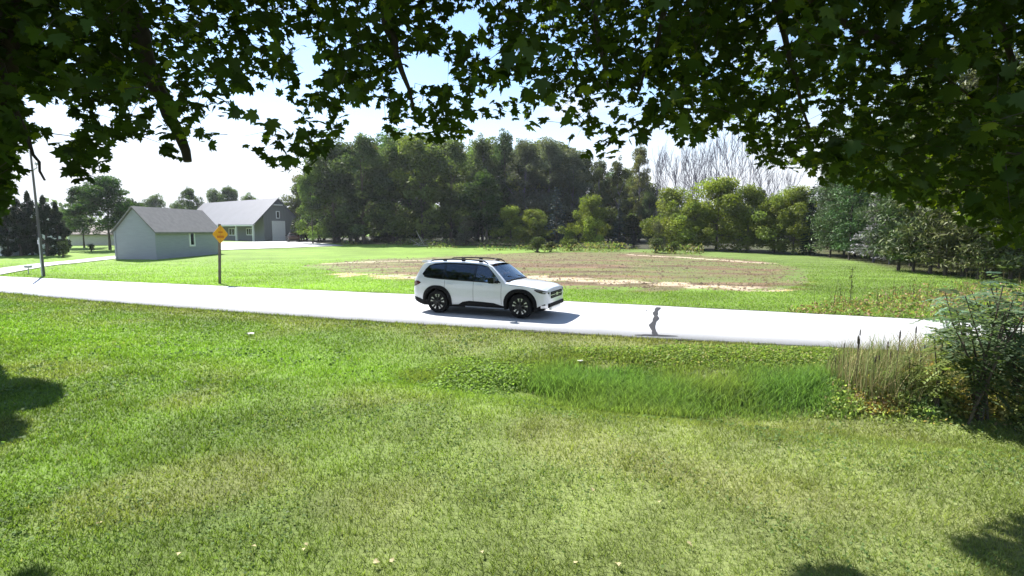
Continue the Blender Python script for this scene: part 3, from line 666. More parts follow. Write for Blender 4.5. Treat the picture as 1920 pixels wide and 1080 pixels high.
for r_ in range(15):
    for q in range(26):
        x = 14 + q * 3.1 + (1.5 if r_ % 2 else 0) + br.uniform(-.5, .5); D = 24 + r_ * 3.5 + br.uniform(-.5, .5); px = 960 + x / D * 1000
        if px < 1545 or px > 2010 or D < edgeD(min(px, 2060)) + 1.5 or min(math.hypot((e[0] - 960) / 1000 * e[1] - x, e[1] - D) for e in edge + [(1638, 41), (1668, 39)]) < 2.0: continue
        plant(['pine_a', 'pine_b', 'pine_c'][(r_ + q) % 3], px, D, None, br.uniform(10.5, 13.5), 1.0, 'pine inside the plantation, standing behind the pines of its edge', 'inner rows of the pine plantation', (br.uniform(.7, 1.1), br.uniform(.75, 1.1), .9)); cnt += 1
print('trees ok', cnt)
# far wood all round the horizon
P = []; S = []; Cc = []
for i in range(420):
    a = rng.uniform(0, 2 * np.pi); rr = rng.uniform(210, 260)
    if abs(a - np.pi / 2) < .30: rr = rng.uniform(150, 175)
    hh = rng.uniform(7, 12); n = 130; c = np.array([rr * math.cos(a), rr * math.sin(a), .6]); d = rng.normal(0, 1, (n, 3)); d /= np.linalg.norm(d, axis=1)[:, None]
    P.append(c + d * np.array([6.5, 6.5, hh * .5]) * rng.uniform(.6, 1, (n, 1)) + np.array([0, 0, hh * .5])); S.append(np.full(n, 1.5)); Cc.append(np.array(g1) * rng.uniform(.7, 1.3) * rng.uniform(.7, 1.3, (n, 1)))
put('distant_wood', cards(np.concatenate(P), np.concatenate(S) * rng.uniform(.6, 1.3, 420 * 130), np.concatenate(Cc), .9), M['crown'], label='far belt of woodland along the horizon', kind='stuff')

# ------------------------------------------------------------------ buildings
def gable_house(name, label, A, along, across, Ln, Wd, eave, ridge, mw, mr, over=.35, z0=0, porch=0, cat='building'):
    """A near corner; along, across unit 2-vectors. returns thing and frame function"""
    t = thing(name, label, cat, (A[0], A[1], z0)); ax, ay = Vector((*along, 0)), Vector((*across, 0)); up = Vector((0, 0, 1))
    P = lambda u, v, z: ax * u + ay * v + up * z
    body = MB(); poly = [(0, -.3), (Wd, -.3), (Wd, eave), (Wd / 2, ridge), (0, eave)]
    if porch: poly = [(porch, -.3), (Wd, -.3), (Wd, eave), (Wd / 2, ridge), (porch, eave + (ridge - eave) * porch / (Wd / 2))]
    body.prism(poly, lambda v, z: P(0, v, z), lambda v, z: P(Ln, v, z)); body.build('wall', mw, t)
    sl = (ridge - eave) / (Wd / 2); th = .14
    for s in (0, 1):
        rb = MB(); v0 = -over if s == 0 else Wd + over; zz = eave - sl * over
        q = [(v0, zz + .02), (Wd / 2, ridge + .02), (Wd / 2, ridge + .02 + th), (v0, zz + .02 + th)]
        rb.prism(q, lambda v, z: P(-over, v, z), lambda v, z: P(Ln + over, v, z)); rb.build('roof', mr, t)
    return t, P
def unit(a, b): d = np.array(b[:2]) - np.array(a[:2]); return tuple(d / np.hypot(*d))
# shed
A = G(293.7, 486.8); B_ = G(413, 475.5); al = unit(A, B_); ac = (-al[1], al[0])
if ac[0] > 0: ac = (-ac[0], -ac[1])
c219 = (219 - 960) / 1000.0
WdS = (c219 * A[1] - A[0]) / (ac[0] - c219 * ac[1])      # width so the far gable corner falls where seen
LnS = float(np.hypot(*(B_ - A)[:2]))
print('shed', A, B_, WdS, LnS)
shed, P = gable_house('shed', 'plain grey gabled shed with one narrow white framed window on its long side', A, al, ac, LnS, WdS, Hgt(434, A[1]), Hgt(392, A[1] + 1.5), M['shed_wall'], M['shed_roof'], .22, A[2])
k = 0.55 * LnS
def wall_window(t, P, u, z0, z1, w_, nm='window', v=-.03, mun=0, frame=.10):
    fr = MB()
    for (a, b, c, d) in ((u - w_ / 2, u + w_ / 2, z0, z0 + frame), (u - w_ / 2, u + w_ / 2, z1 - frame, z1), (u - w_ / 2, u - w_ / 2 + frame, z0 + frame, z1 - frame), (u + w_ / 2 - frame, u + w_ / 2, z0 + frame, z1 - frame)):
        fr.box((a, v - .05, c), (b, v + .04, d), 0, P)
    for i in range(mun):
        x = u - w_ / 2 + w_ * (i + 1) / (mun + 1); fr.box((x - .05, v - .04, z0 + frame), (x + .05, v + .03, z1 - frame), 0, P)
    o = fr.build(nm, M['trim'], t); pa = MB(); pa.box((u - w_ / 2 + frame, v - .01, z0 + frame), (u + w_ / 2 - frame, v + .02, z1 - frame), 0, P); pa.build('pane', M['pane'], o); return o
def u_of_px(P, O, px, v, L0=0, L1=60):
    """distance along a wall at which photograph column px is met"""
    f = lambda u: PX(*(P(u, v, 0) + Vector(O)))[0] - px
    a, b = L0, L1
    for _ in range(50):
        m = (a + b) / 2
        if (f(a) < 0) == (f(m) < 0): a = m
        else: b = m
    return (a + b) / 2
O = shed.location; k = u_of_px(P, O, 361.5, 0, 0, LnS); Dw = A[1] + al[1] * k
wall_window(shed, P, k, Hgt(462, Dw) - A[2], Hgt(434, Dw) - A[2], 1.25 * LnS / 14, frame=.16)
cb = MB()
for (u, v) in ((0, 0), (LnS, 0), (0, WdS)): cb.box((u - .06, v - .06, -.1), (u + .06, v + .06, Hgt(434, A[1]) - A[2]), 0, P)
cb.build('corner_board', M['shed_wall'], shed)
# barn
aD = 92.0; A = np.array([(481 - 960) / 1000 * aD, aD, 0]); A[2] = float(height(A[0], A[1])); al = np.array([-31., 24.]); al = tuple(al / np.hypot(*al)); ac = (-al[1] * -1, -al[0] * 1)
ac = (abs(al[1]), abs(al[0])); c = (564.5 - 960) / 1000.0; WdB = (c * A[1] - A[0]) / (ac[0] - c * ac[1])
print('barn', A, WdB)
eave = Hgt(417, A[1]) - A[2]; ridge = Hgt(373, A[1] + WdB / 2 * ac[1]) - A[2]
barn, P = gable_house('barn', 'large olive grey barn house with pale metal roof, white door and porch posts', A, al, ac, 29, WdB, eave, ridge, M['barn_wall'], M['barn_roof'], .5, A[2], porch=1.6)
O = barn.location
Pg = lambda u, v, z: P(v, u, z)           # gable frame: u across, v outwards(-)
u0 = u_of_px(lambda u, v, z: P(v, u, z), O, 513, 0, 0, WdB); u1 = u_of_px(lambda u, v, z: P(v, u, z), O, 533, 0, 0, WdB)
dz1 = Hgt(416, A[1] + 4) - A[2]
d = MB(); d.box((u0, -.12, -.05), (u1, -.02, dz1), 0, Pg); dd = d.build('garage_door', M['trim'], barn)
fr = MB(); fr.box((u0 - .16, -.16, -.05), (u0 - .003, -.0, dz1 + .16), 0, Pg); fr.box((u1 + .003, -.16, -.05), (u1 + .22, -.0, dz1 + .16), 0, Pg); fr.box((u0, -.16, dz1 + .003), (u1, 0, dz1 + .16), 0, Pg)
for i in range(1, 4): fr.box((u0 + .05, -.135, dz1 * i / 4), (u1 - .05, -.118, dz1 * i / 4 + .04), 0, Pg)
fr.build('door_frame', M['trim'], dd)
uw = (u0 + u1) / 2; wall_window(barn, Pg, uw, Hgt(410, A[1] + 4) - A[2], Hgt(396, A[1] + 4) - A[2], .7, v=-.03, frame=.14)
tr = MB(); tr.box((WdB / 2 - .8, -.53, ridge - 1.15), (WdB / 2 + .8, -.02, ridge - .98), 0, Pg); tr.build('gable_trim', M['trim'], barn)
for px in (480, 443.5, 408):
    u = .15 if px == 480 else u_of_px(P, O, px, -.3, 0, 29); pb = MB(); pb.box((u - .13, -.38, -.1), (u + .13, -.12, eave - .25), 0, P); pb.box((u - .45, -.36, eave - .42), (u + .45, -.14, eave - .28), 0, P); pb.build('porch_post', M['trim'], barn)
gt = MB(); gt.box((-.5, -.66, eave - .62), (29.5, -.5, eave - .42), 0, P); gt.build('gutter', M['trim'], barn)
Pw = lambda u, v, z: P(u, v + 1.6, z)
wall_window(barn, Pw, u_of_px(P, O, 470, 1.6, 0, 29), 1.0, 2.3, 2.6, mun=2, frame=.14)
wall_window(barn, Pw, u_of_px(P, O, 436, 1.6, 0, 29), .9, 2.3, 2.4, mun=1, frame=.14)
# low cream house and a white one at the far left
A = at(132, 72); h1, P = gable_house('cream_house', 'low cream house with brown roof half hidden by garden trees', A, (.98, .2), (-.2, .98), 9, 7, Hgt(440, 72) - A[2], Hgt(424, 75) - A[2], M['cream'], M['house_roof'], .3, A[2])
wall_window(h1, P, 5.8, .9, 1.9, 1.0, frame=.1); cb = MB(); cb.box((-.08, -.08, 0), (.12, .08, Hgt(440, 72) - A[2]), 0, P); cb.build('corner_board', M['trim'], h1)
A = at(-60, 50); h2, P = gable_house('white_house', 'white house cut off by the left edge behind the cedars', A, (1, .05), (-.05, 1), 4.0, 6, 3.0, 4.4, M['trim'], M['house_roof'], .3, A[2])
wall_window(h2, P, 3.0, .8, 1.9, .9)

# ------------------------------------------------------------------ pole, sign
p = G(82, 518.5); hp = Hgt(283, p[1]) - p[2]
pole = thing('utility_pole', 'thin weathered utility pole beside the driveway mouth', 'utility pole', tuple(p))
mb = MB(); mb.tube([(0, 0, -.3), (-.03, 0, hp * .5), (-.08, 0, hp)], [.08, .06, .045], 10); mb.build('shaft', M['pole'], pole, 40)
mb = MB(); mb.tube([(-.06, 0, hp - 1.0), (.18, 0, hp - .88), (.18, 0, hp - .7)], [.03, .03, .03], 6); mb.lathe([(.0, 0), (.07, .0), (.09, .06), (.05, .1), (.07, .14), (0, .18)], 10, axis='z', c=(.18, 0, hp - .72)); mb.build('insulator', M['porcelain'], pole, 40)
mb = MB(); mb.tube([(.03, -.13, .0), (.03, -.125, 2.1)], [.03, .03], 6); mb.build('ground_wire_guard', M['porcelain'], pole)
mb = MB(); mb.box((-.05, -.13, 1.75), (.05, -.105, 1.98)); mb.build('tag_plate', M['trim'], pole)
p = G(412, 531.5); hs = Hgt(421, p[1]) - p[2]; sh = (Hgt(420, p[1]) - Hgt(456, p[1]))
sign = thing('warning_sign', 'amber diamond road warning sign on a leaning weathered post', 'road sign', tuple(p), R(-38)); sign.rotation_euler = (0, R(3.2), R(-2))
mb = MB(); mb.box((-.05, -.04, -.3), (.05, .04, hs + .03)); mb.build('post', M['sign_post'], sign, bevel=.006)
ang = R(73); cz = hs - sh / 2
def SF(u, v, z): return (math.cos(ang) * u - math.sin(ang) * (v - .055), math.sin(ang) * u + math.cos(ang) * (v - .055), z)
def diamond(r, rc):
    out = []
    for q in range(4):
        a0 = q * math.pi / 2
        for da in (-.35, 0, .35):
            cx, cz_ = math.cos(a0) * (r - rc * 1.414), math.sin(a0) * (r - rc * 1.414); out.append((cx + rc * math.cos(a0 + da * 2.2), cz_ + rc * math.sin(a0 + da * 2.2)))
    return out
mb = MB(); mb.prism(diamond(sh / 2, .06), lambda u, z: SF(u, 0, cz + z), lambda u, z: SF(u, .012, cz + z)); fc = mb.build('sign_plate', M['sign_face'], sign)
mb = MB(); mb.box((-.19, -.006, cz - .17), (.19, -.002, cz - .06), 0, SF); mb.box((-.12, -.006, cz + .06), (.12, -.002, cz + .13), 0, SF); mb.build('sign_print', M['sign_print'], sign)

# ------------------------------------------------------------------ cars
PT = np.array([(-2.33, .86), (-2.28, .91), (-2.15, .955), (-1.9, .985), (-1.5, 1), (1.5, 1), (1.85, .985), (2.05, .95), (2.18, .90), (2.27, .82), (2.32, .70)])
ZT = np.array([(-2.33, .98), (-2.28, 1.10), (-2.2, 1.22), (-2.06, 1.50), (-1.99, 1.60), (-1.8, 1.635), (-1.2, 1.665), (-.5, 1.67), (.1, 1.645), (.34, 1.605), (.48, 1.54), (.98, 1.11), (1.08, 1.095), (1.6, 1.055), (2.0, 1.00), (2.15, .96), (2.27, .90), (2.32, .80)])
ZB = np.array([(-2.33, .40), (-2.2, .33), (-1.9, .28), (1.9, .25), (2.15, .28), (2.27, .32), (2.32, .36)])
SD = np.array([(.1, .86), (.22, .90), (.32, .95), (.5, .985), (.68, 1.0), (.85, .99), (.97, .972), (1.06, .955)])
def _sq(A):
    x = A[:, 0]; A[:, 0] = np.where(x > 1.46, 1.46 + (x - 1.46) * .93, np.where(x < -1.34, -1.34 + (x + 1.34) * .9, x))
_sq(PT); _sq(ZT); _sq(ZB)
def belt(x): return np.interp(x, [-2.3, -1.5, 1.2], [1.12, 1.07, 1.02])
def carW(x, z):
    b = float(belt(x)); pz = np.interp(x, PT[:, 0], PT[:, 1]); base = .925 * pz * np.interp(min(z, b), SD[:, 0], SD[:, 1])
    if z > b: dz_ = z - b; base -= .36 * dz_ + .14 * dz_ * dz_
    return float(base)
AX_F, AX_R, WR = 1.45, -1.33, .37
def car_body(mats):
    st = sorted(set(list(PT[:, 0]) + list(ZT[:, 0]) + list(np.linspace(-1.9, 1.9, 27)))); V = []; n = None
    for x in st:
        zt = float(np.interp(x, ZT[:, 0], ZT[:, 1])); zb = float(np.interp(x, ZB[:, 0], ZB[:, 1])); e = .055 if x < .96 else .075
        ze = zt - e; b = min(float(belt(x)), ze - .05); zs = list(np.linspace(zb, b, 8)) + list(np.linspace(b, ze, 6))[1:]
        half = [(0, zb), (carW(x, zb) * .8, zb)] + [(carW(x, z), z) for z in zs]; We = carW(x, ze)
        half += [(We * f, zt - e * f ** 3.2) for f in (.955, .88, .7, .45, .2)] + [(0, zt)]
        ring = half + [(-y, z) for (y, z) in half[1:-1]][::-1]; n = len(ring); V += [(x, y, z) for (y, z) in ring]
    m = len(st); F = [(i * n + k, i * n + (k + 1) % n, (i + 1) * n + (k + 1) % n, (i + 1) * n + k) for i in range(m - 1) for k in range(n)] + [tuple(range(n)), tuple((m - 1) * n + k for k in range(n))]
    mb = MB(); mb.add(V, F); body = mb.build('tmp_body', mats, None)
    cutters = []
    def cut(mb_): o = link('tmp_cut', mb_.mesh('tmp_cut', mats)); o.data.polygons.foreach_set('material_index', [1] * len(o.data.polygons)); cutters.append(o)
    for ax in (AX_F, AX_R):
        for s in (-1, 1):
            c_ = MB(); pr = [(0, s * .52), (.455, s * .52), (.455, s * 1.1), (0, s * 1.1)]; c_.lathe(pr, 40, axis='y', c=(ax, 0, WR)); 
            me = c_.mesh('tmp_cut', mats); bm = bmesh.new(); bm.from_mesh(me); bmesh.ops.remove_doubles(bm, verts=bm.verts, dist=1e-5); bmesh.ops.recalc_face_normals(bm, faces=bm.faces); bm.to_mesh(me); bm.free()
            o = link('tmp_cut', me); me.polygons.foreach_set('material_index', [1] * len(me.polygons)); cutters.append(o)
    dlo = list(zip(DLO_X, DLO_HI)) + list(zip(DLO_X[::-1], DLO_LO[::-1])); dlo = [dlo[i] for i in range(len(dlo)) if i == 0 or dlo[i] != dlo[i - 1]]
    c_ = MB(); c_.prism(dlo, lambda x, z: (x, -1.2, z), lambda x, z: (x, 1.2, z)); cut(c_)
    prof = [(-1.78, 1.02), (.86, .96), (.98, 1.045), (1.12, 1.11), (.40, 1.73), (.38, 1.57), (-1.6, 1.56), (-1.74, 1.42)]
    hy = lambda z: float(np.interp(z, [1.05, 1.53], [.775, .60])); c_ = MB(); c_.prism(prof, lambda x, z: (x, -hy(z), z), lambda x, z: (x, hy(z), z)); cut(c_)
    for c_ in cutters:
        md = body.modifiers.new('b', 'BOOLEAN'); md.object = c_; md.operation = 'DIFFERENCE'; md.solver = 'EXACT'
    bpy.context.view_layer.update(); dg = bpy.context.evaluated_depsgraph_get(); me = bpy.data.meshes.new_from_object(body.evaluated_get(dg)); me.name = 'body'
    for o in cutters + [body]: bpy.data.objects.remove(o)
    me.polygons.foreach_set('use_smooth', [True] * len(me.polygons)); me.set_sharp_from_angle(angle=R(32)); return me
DLO_X = [-1.90, -1.82, -1.70, -1.5, -1.2, -.8, -.3, .1, .34, .56, .75, .84]
DLO_HI = [1.235, 1.36, 1.49, 1.545, 1.570, 1.578, 1.570, 1.548, 1.49, 1.30, 1.115, 1.045]
DLO_LO = [1.215, 1.165, 1.135, 1.12, 1.105, 1.09, 1.075, 1.065, 1.058, 1.05, 1.044, 1.04]
def qx_(x):
    x = np.asarray(x, float); return np.where(x > 1.46, 1.46 + (x - 1.46) * .93, np.where(x < -1.34, -1.34 + (x + 1.34) * .9, x))
def side_strip(xs_, lo, hi, s, off, th, rows=3):
    """panel hugging the body side; lo/hi heights along xs_"""
    V = []; m = len(xs_)
    for x, a, b in zip(xs_, lo, hi):
        for r_ in range(rows + 1):
            z = a + (b - a) * r_ / rows; V.append((x, s * (carW(x, z) + off), z))
    for x, a, b in zip(xs_, lo, hi):
        for r_ in range(rows + 1):
            z = a + (b - a) * r_ / rows; V.append((x, s * (carW(x, z) + off - th), z))
    q = rows + 1; h = m * q; F = []
    for i in range(m - 1):
        for r_ in range(rows): a = i * q + r_; F += [(a, a + q, a + q + 1, a + 1), (h + a, h + a + 1, h + a + q + 1, h + a + q)]
        F += [(i * q, h + i * q, h + (i + 1) * q, (i + 1) * q), (i * q + rows, (i + 1) * q + rows, h + (i + 1) * q + rows, h + i * q + rows)]
    for i in (0, m - 1):
        for r_ in range(rows): a = i * q + r_; F.append((a, a + 1, h + a + 1, h + a))
    return V, F
def dl(x): return np.interp(x, DLO_X, DLO_LO), np.interp(x, DLO_X, DLO_HI)
def make_car(label, cat, paint, name, driver=False):
    t = thing(name, label, cat)
    link('body', car_body([paint, M['black_plastic']]), t)
    def part(nm, mb, mat, sm=30, par=None, bevel=0): return mb.build(nm, mat, par or t, sm, bevel)
    for s in (-1, 1):
        for (x0, x1, g) in ((-1.888, -1.16, 'glass_dark'), (-1.10, -.10, 'glass_dark'), (-.03, .832, 'glass_front')):
            xx = np.array(sorted(set([x0, x1] + [x for x in DLO_X if x0 < x < x1]))); a, b = dl(xx); mb = MB(); mb.add(*side_strip(xx, a + .004, b - .004, s, -.018, .006)); part('side_window', mb, M[g])
        for (x0, x1) in ((-1.16, -1.10), (-.10, -.03)):
            xx = np.array([x0, x1]); a, b = dl(xx); mb = MB(); mb.add(*side_strip(xx, a + .002, b - .002, s, -.006, .04)); part('window_pillar', mb, M['black_gloss'])
        # thin black surround of the side glass
        mb = MB(); xx = np.array(DLO_X[1:-1]); a, b = dl(xx); mb.add(*side_strip(xx, a - .022, a + .006, s, .004, .02, 1)); mb.add(*side_strip(xx, b - .006, b + .016, s, .004, .02, 1)); part('window_trim', mb, M['black_plastic'])
        # sill cladding and its bright strip
        xx = np.array([-.88, -.58, -.44, -.2, .2, .62, .82, 1.0]); hi = np.array([.30, .32, .41, .455, .445, .425, .37, .33]); mb = MB(); mb.add(*side_strip(xx, xx * 0 + .24, hi, s, .012, .06)); part('sill_cladding', mb, M['black_plastic'])
        xx = np.linspace(-.35, .93, 5); mb = MB(); mb.add(*side_strip(xx, xx * 0 + .255, xx * 0 + .285, s, .024, .02, 1)); part('sill_strip', mb, M['silver'])
        for ax in (AX_F, AX_R):
            mb = MB(); V = []; n = 30; angs = np.linspace(R(-16), R(196), n); r0, r1 = .43, .515
            for a in angs:
                k = 1 + .05 * abs(math.sin(2 * a)) if math.sin(a) > 0 else 1
                for (rr, off) in ((r0, -.10), (r0, .016), (r0 + .03, .022), (r1 * k, .018), (r1 * k, -.02)):
                    x = ax + rr * math.cos(a); z = max(.24, WR + rr * math.sin(a)); V.append((x, s * (carW(x, max(.3, z)) + off), z))
            F = [(i * 5 + j, (i + 1) * 5 + j, (i + 1) * 5 + j + 1, i * 5 + j + 1) for i in range(n - 1) for j in range(4)]; mb.add(V, F); part('arch_cladding', mb, M['black_plastic'], 40)
            # wheel
            wl = MB(); wy = s * .895; wl.lathe([(.235, -s * .21), (.30, -s * .225), (.35, -s * .215), (.37, -s * .17), (.37, -s * .05), (.352, -s * .006), (.30, 0), (.262, -s * .004), (.245, -s * .02)], 40, axis='y', c=(ax, wy, WR)); wh = part('wheel', wl, M['rubber'], 40)
            rm = MB(); rm.lathe([(.252, -s * .012), (.235, -s * .03), (.225, -s * .09), (0.001, -s * .10)], 36, axis='y', c=(ax, wy, WR))
            rm.lathe([(.245, -s * .012), (.238, -s * .012), (.238, -s * .03)], 36, axis='y', c=(ax, wy, WR)); part('rim', rm, M['rim_dark'], 40, wh)
            bl = MB()
            for q in range(5):
                sp = MB()
                a = q * 2 * math.pi / 5 + .3
                pt = lambda r_, b, d_: (ax + r_ * math.cos(a + b), wy - s * d_, WR + r_ * math.sin(a + b))
                pl_ = [(.05, -.42), (.225, -.26), (.232, .26), (.05, .42)]; bl.prism(pl_, lambda r_, b: pt(r_, b, .025), lambda r_, b: pt(r_, b, .055))
                for sg in (-1, 1):
                    pl_ = [(.150, sg * .30), (.238, sg * .33), (.238, sg * .15), (.215, sg * .13), (.20, sg * .21), (.155, sg * .19)]; sp = MB(); sp.prism(pl_, lambda r_, b: pt(r_, b, .004), lambda r_, b: pt(r_, b, .045)); part('spoke_face', sp, M['silver'], 30, wh)
            bl.lathe([(.001, -s * .012), (.035, -s * .014), (.06, -s * .03), (.062, -s * .07)], 20, axis='y', c=(ax, wy, WR)); part('spokes', bl, M['rim_dark'], 30, wh)
        # lamps, bumpers, seams, handles, mirror, rails
        xx = qx_(np.linspace(1.93, 2.315, 6)); mb = MB(); mb.add(*side_strip(xx, np.array([.86, .82, .79, .77, .76, .75]), np.array([.885, .89, .885, .87, .85, .82]), s, .010, .05)); hl = part('headlight', mb, M['black_gloss'])
        xx = qx_(np.linspace(2.18, 2.31, 4)); mb = MB(); mb.add(*side_strip(xx, xx * 0 + .785, xx * 0 + .83, s, .016, .01, 1)); part('lamp_lens', mb, M['lamp'], 30, hl)
        xx = qx_(np.linspace(1.84, 2.318, 6)); mb = MB(); mb.add(*side_strip(xx, np.array([.21, .215, .23, .26, .30, .34]), np.array([.26, .30, .37, .42, .46, .47]), s, .014, .06)); part('lower_bumper', mb, M['black_plastic'])
        xx = qx_(np.linspace(2.12, 2.30, 4)); mb = MB(); mb.add(*side_strip(xx, xx * 0 + .34, xx * 0 + .42, s, .022, .01, 1)); part('fog_lamp', mb, M['silver'])
        xx = qx_(np.linspace(-2.325, -1.70, 6)); mb = MB(); mb.add(*side_strip(xx, np.array([.40, .34, .29, .25, .24, .24]), np.array([.50, .49, .46, .42, .40, .38]), s, .014, .06)); part('rear_bumper_cladding', mb, M['black_plastic'])
        xx = qx_(np.linspace(-2.325, -2.0, 5)); mb = MB(); mb.add(*side_strip(xx, np.array([.82, .84, .86, .90, .94]), np.array([.98, 1.0, 1.01, 1.0, .96]), s, .010, .05)); part('tail_lamp', mb, M['red_lamp'])
        for x0 in (.86, -.065, -1.06): mb = MB(); mb.add(*side_strip(np.array([x0 - .004, x0 + .004]), [.40, .40], [1.05, 1.05], s, .0015, .003, 8)); part('panel_gap', mb, M['black_plastic'])
        mb = MB(); mb.add(*side_strip(np.array([1.10, 1.5, 1.9]), [.985, .955, .915], [.991, .961, .921], s, .0015, .003, 1)); part('panel_gap', mb, M['black_plastic'])
        for x0 in (.13, -.90):
            mb = MB(); mb.add(*side_strip(np.linspace(x0 - .1, x0 + .1, 3), [.925] * 3, [.955] * 3, s, .035, .02, 2)); mb.add(*side_strip(np.array([x0 - .1, x0 - .07]), [.93] * 2, [.95] * 2, s, .03, .03, 1)); mb.add(*side_strip(np.array([x0 + .07, x0 + .1]), [.93] * 2, [.95] * 2, s, .03, .03, 1)); part('door_handle', mb, paint)
        mb = MB(); mb.box((.62, s * .90, 1.04), (.70, s * 1.0, 1.08)); mb.box((.53, s * .95, 1.04), (.72, s * 1.15, 1.21)); part('mirror', mb, M['black_gloss'], 40, None, .025)
        ye = lambda x: carW(x, float(np.interp(x, ZT[:, 0], ZT[:, 1])) - .05) * .93
        rp = [(x, s * ye(x), float(np.interp(x, ZT[:, 0], ZT[:, 1])) + h) for x, h in ((-1.72, -.02), (-1.58, .028), (-1.0, .034), (-.3, .036), (.16, .03), (.30, -.02))]
        mb = MB(); mb.tube(rp, [.018, .022, .022, .022, .022, .018], 8)
        for x in (-1.2, -.55, .05): z = float(np.interp(x, ZT[:, 0], ZT[:, 1])); mb.box((x - .06, s * ye(x) - .016, z - .03), (x + .06, s * ye(x) + .016, z + .03))
        part('roof_rail', mb, M['black_plastic'], 50)
    # windscreen
    mb = MB(); V = []; n = 8
    for x, z in ((.965, 1.115), (.80, 1.257), (.64, 1.395), (.50, 1.52)):
        hw = float(np.interp(z, [1.05, 1.53], [.795, .615]))
        for k in range(n + 1): y = -hw + 2 * hw * k / n; V.append((x + .05 * (1 - (y / hw) ** 2) - .02, y, z + .02 * (1 - (y / hw) ** 2) - .012))
    mb.add(V, [(i * (n + 1) + k, i * (n + 1) + k + 1, (i + 1) * (n + 1) + k + 1, (i + 1) * (n + 1) + k) for i in range(3) for k in range(n)]); part('windscreen', mb, M['glass_front'], 60)
    mb = MB(); mb.box((.95, -.74, 1.085), (1.03, .74, 1.105)); part('cowl', mb, M['black_plastic'])
    # wipers
    mb = MB(); mb.tube([(.99, .1, 1.12), (.88, -.45, 1.215)], .008, 5); mb.tube([(.99, .65, 1.12), (.88, .15, 1.215)], .008, 5); part('wiper', mb, M['black_plastic'])
    # rear glass, spoiler
    mb = MB(); mb.add([(-2.1365, -.66, 1.21), (-2.1365, .66, 1.21), (-2.0015, .56, 1.52), (-2.0015, -.56, 1.52), (-2.1140, -.66, 1.19), (-2.1140, .66, 1.19), (-1.9700, .56, 1.50), (-1.9700, -.56, 1.50)], [(0, 1, 2, 3), (4, 7, 6, 5), (0, 4, 5, 1), (1, 5, 6, 2), (2, 6, 7, 3), (3, 7, 4, 0)]); part('rear_window', mb, M['black_gloss'])
    mb = MB(); mb.box((-2.0870, -.58, 1.575), (-1.86, .58, 1.64)); part('spoiler', mb, paint, 40, None, .02)
    mb = MB(); mb.box((-2.2490, -.76, .42), (-2.2130, .76, .52)); part('rear_bumper_bar', mb, M['black_plastic'], 40, None, .01)
    # nose: grille with bars, lower intake, plate
    mb = MB(); mb.box((2.2412, -.50, .60), (2.2765, .50, .80)); gr = part('grille', mb, M['black_plastic'], 40, None, .015)
    mb = MB()
    for z in (.645, .70, .755): mb.box((2.2765, -.46, z), (2.2831, .46, z + .018))
    part('grille_bar', mb, M['rim_dark'], 0, gr)
    mb = MB(); mb.box((2.2738, -.60, .695), (2.2877, -.12, .715)); mb.box((2.2738, .12, .695), (2.2877, .60, .715)); part('grille_wing', mb, M['silver'], 0, gr)
    mb = MB(); n = 16; mb.add([(2.2896, .085 * math.cos(k * 2 * math.pi / n), .705 + .045 * math.sin(k * 2 * math.pi / n)) for k in range(n)] + [(2.2784, .085 * math.cos(k * 2 * math.pi / n), .705 + .045 * math.sin(k * 2 * math.pi / n)) for k in range(n)], [tuple(range(n))] + [(k, (k + 1) % n, n + (k + 1) % n, n + k) for k in range(n)]); part('oval_badge', mb, M['silver'], 0, gr)
    mb = MB(); mb.box((2.2319, -.66, .355), (2.2831, .66, .47)); part('lower_grille', mb, M['black_plastic'], 40, None, .012)
    mb = MB(); mb.box((2.1854, -.45, .25), (2.2645, .45, .345)); part('skid_plate', mb, M['silver'], 40, None, .012)
    mb = MB(); mb.box((-2.0, -.70, .25), (2.0, .70, .33)); part('underbody', mb, M['black_plastic'])
    # seats and wheel
    for (x, y) in ((-.12, .38), (-.12, -.38), (-1.02, .42), (-1.02, -.42), (-1.02, 0)):
        mb = MB(); mb.box((x - .12, y - .22, .97), (x + .03, y + .22, 1.31)); mb.box((x - .10, y - .12, 1.34), (x + .0, y + .12, 1.47)); part('seat_back', mb, M['seat'], 40, None, .03)
    mb = MB(); mb.box((.58, -.70, .98), (.88, .70, 1.035)); part('dashboard', mb, M['seat'], 40, None, .02)
    mb = MB(); mb.tube([(.48 + .05 * math.sin(a) * .4, .38 + .18 * math.cos(a), 1.04 + .16 * math.sin(a)) for a in np.linspace(0, 2 * math.pi, 17)], .014, 6); part('steering_wheel', mb, M['black_plastic'], 40)
    return t
def skin_body(name, verts, edges, radii, mat, root=0):
    me = bpy.data.meshes.new(name); me.from_pydata(verts, edges, []); o = link('tmp_' + name, me); md = o.modifiers.new('s', 'SKIN'); sv = me.skin_vertices[0].data
    for i, r_ in enumerate(radii): sv[i].radius = (r_, r_) if not isinstance(r_, tuple) else r_; sv[i].use_root = (i == root)
    sb = o.modifiers.new('d', 'SUBSURF'); sb.levels = 2; bpy.context.view_layer.update(); dg = bpy.context.evaluated_depsgraph_get(); m2 = bpy.data.meshes.new_from_object(o.evaluated_get(dg)); m2.name = name
    m2.materials.clear(); m2.materials.append(mat); bpy.data.objects.remove(o); m2.polygons.foreach_set('use_smooth', [True] * len(m2.polygons)); return m2
suv = make_car('white sport utility car with black wheel arches driving on the road', 'car', M['white_paint'], 'white_car')
ra = G(818, 590); fa = G(977.5, 601.5); hd = math.atan2((fa - ra)[1], (fa - ra)[0]); mid = (ra + fa) / 2
wbs = float(np.hypot(*(fa - ra)[:2])); print('wheelbase', wbs, 'heading', math.degrees(hd))
nrm = Vector((-math.sin(hd), math.cos(hd), 0)); c = Vector((mid[0], mid[1], 0)) + nrm * .86 - Vector((math.cos(hd), math.sin(hd), 0)) * .065
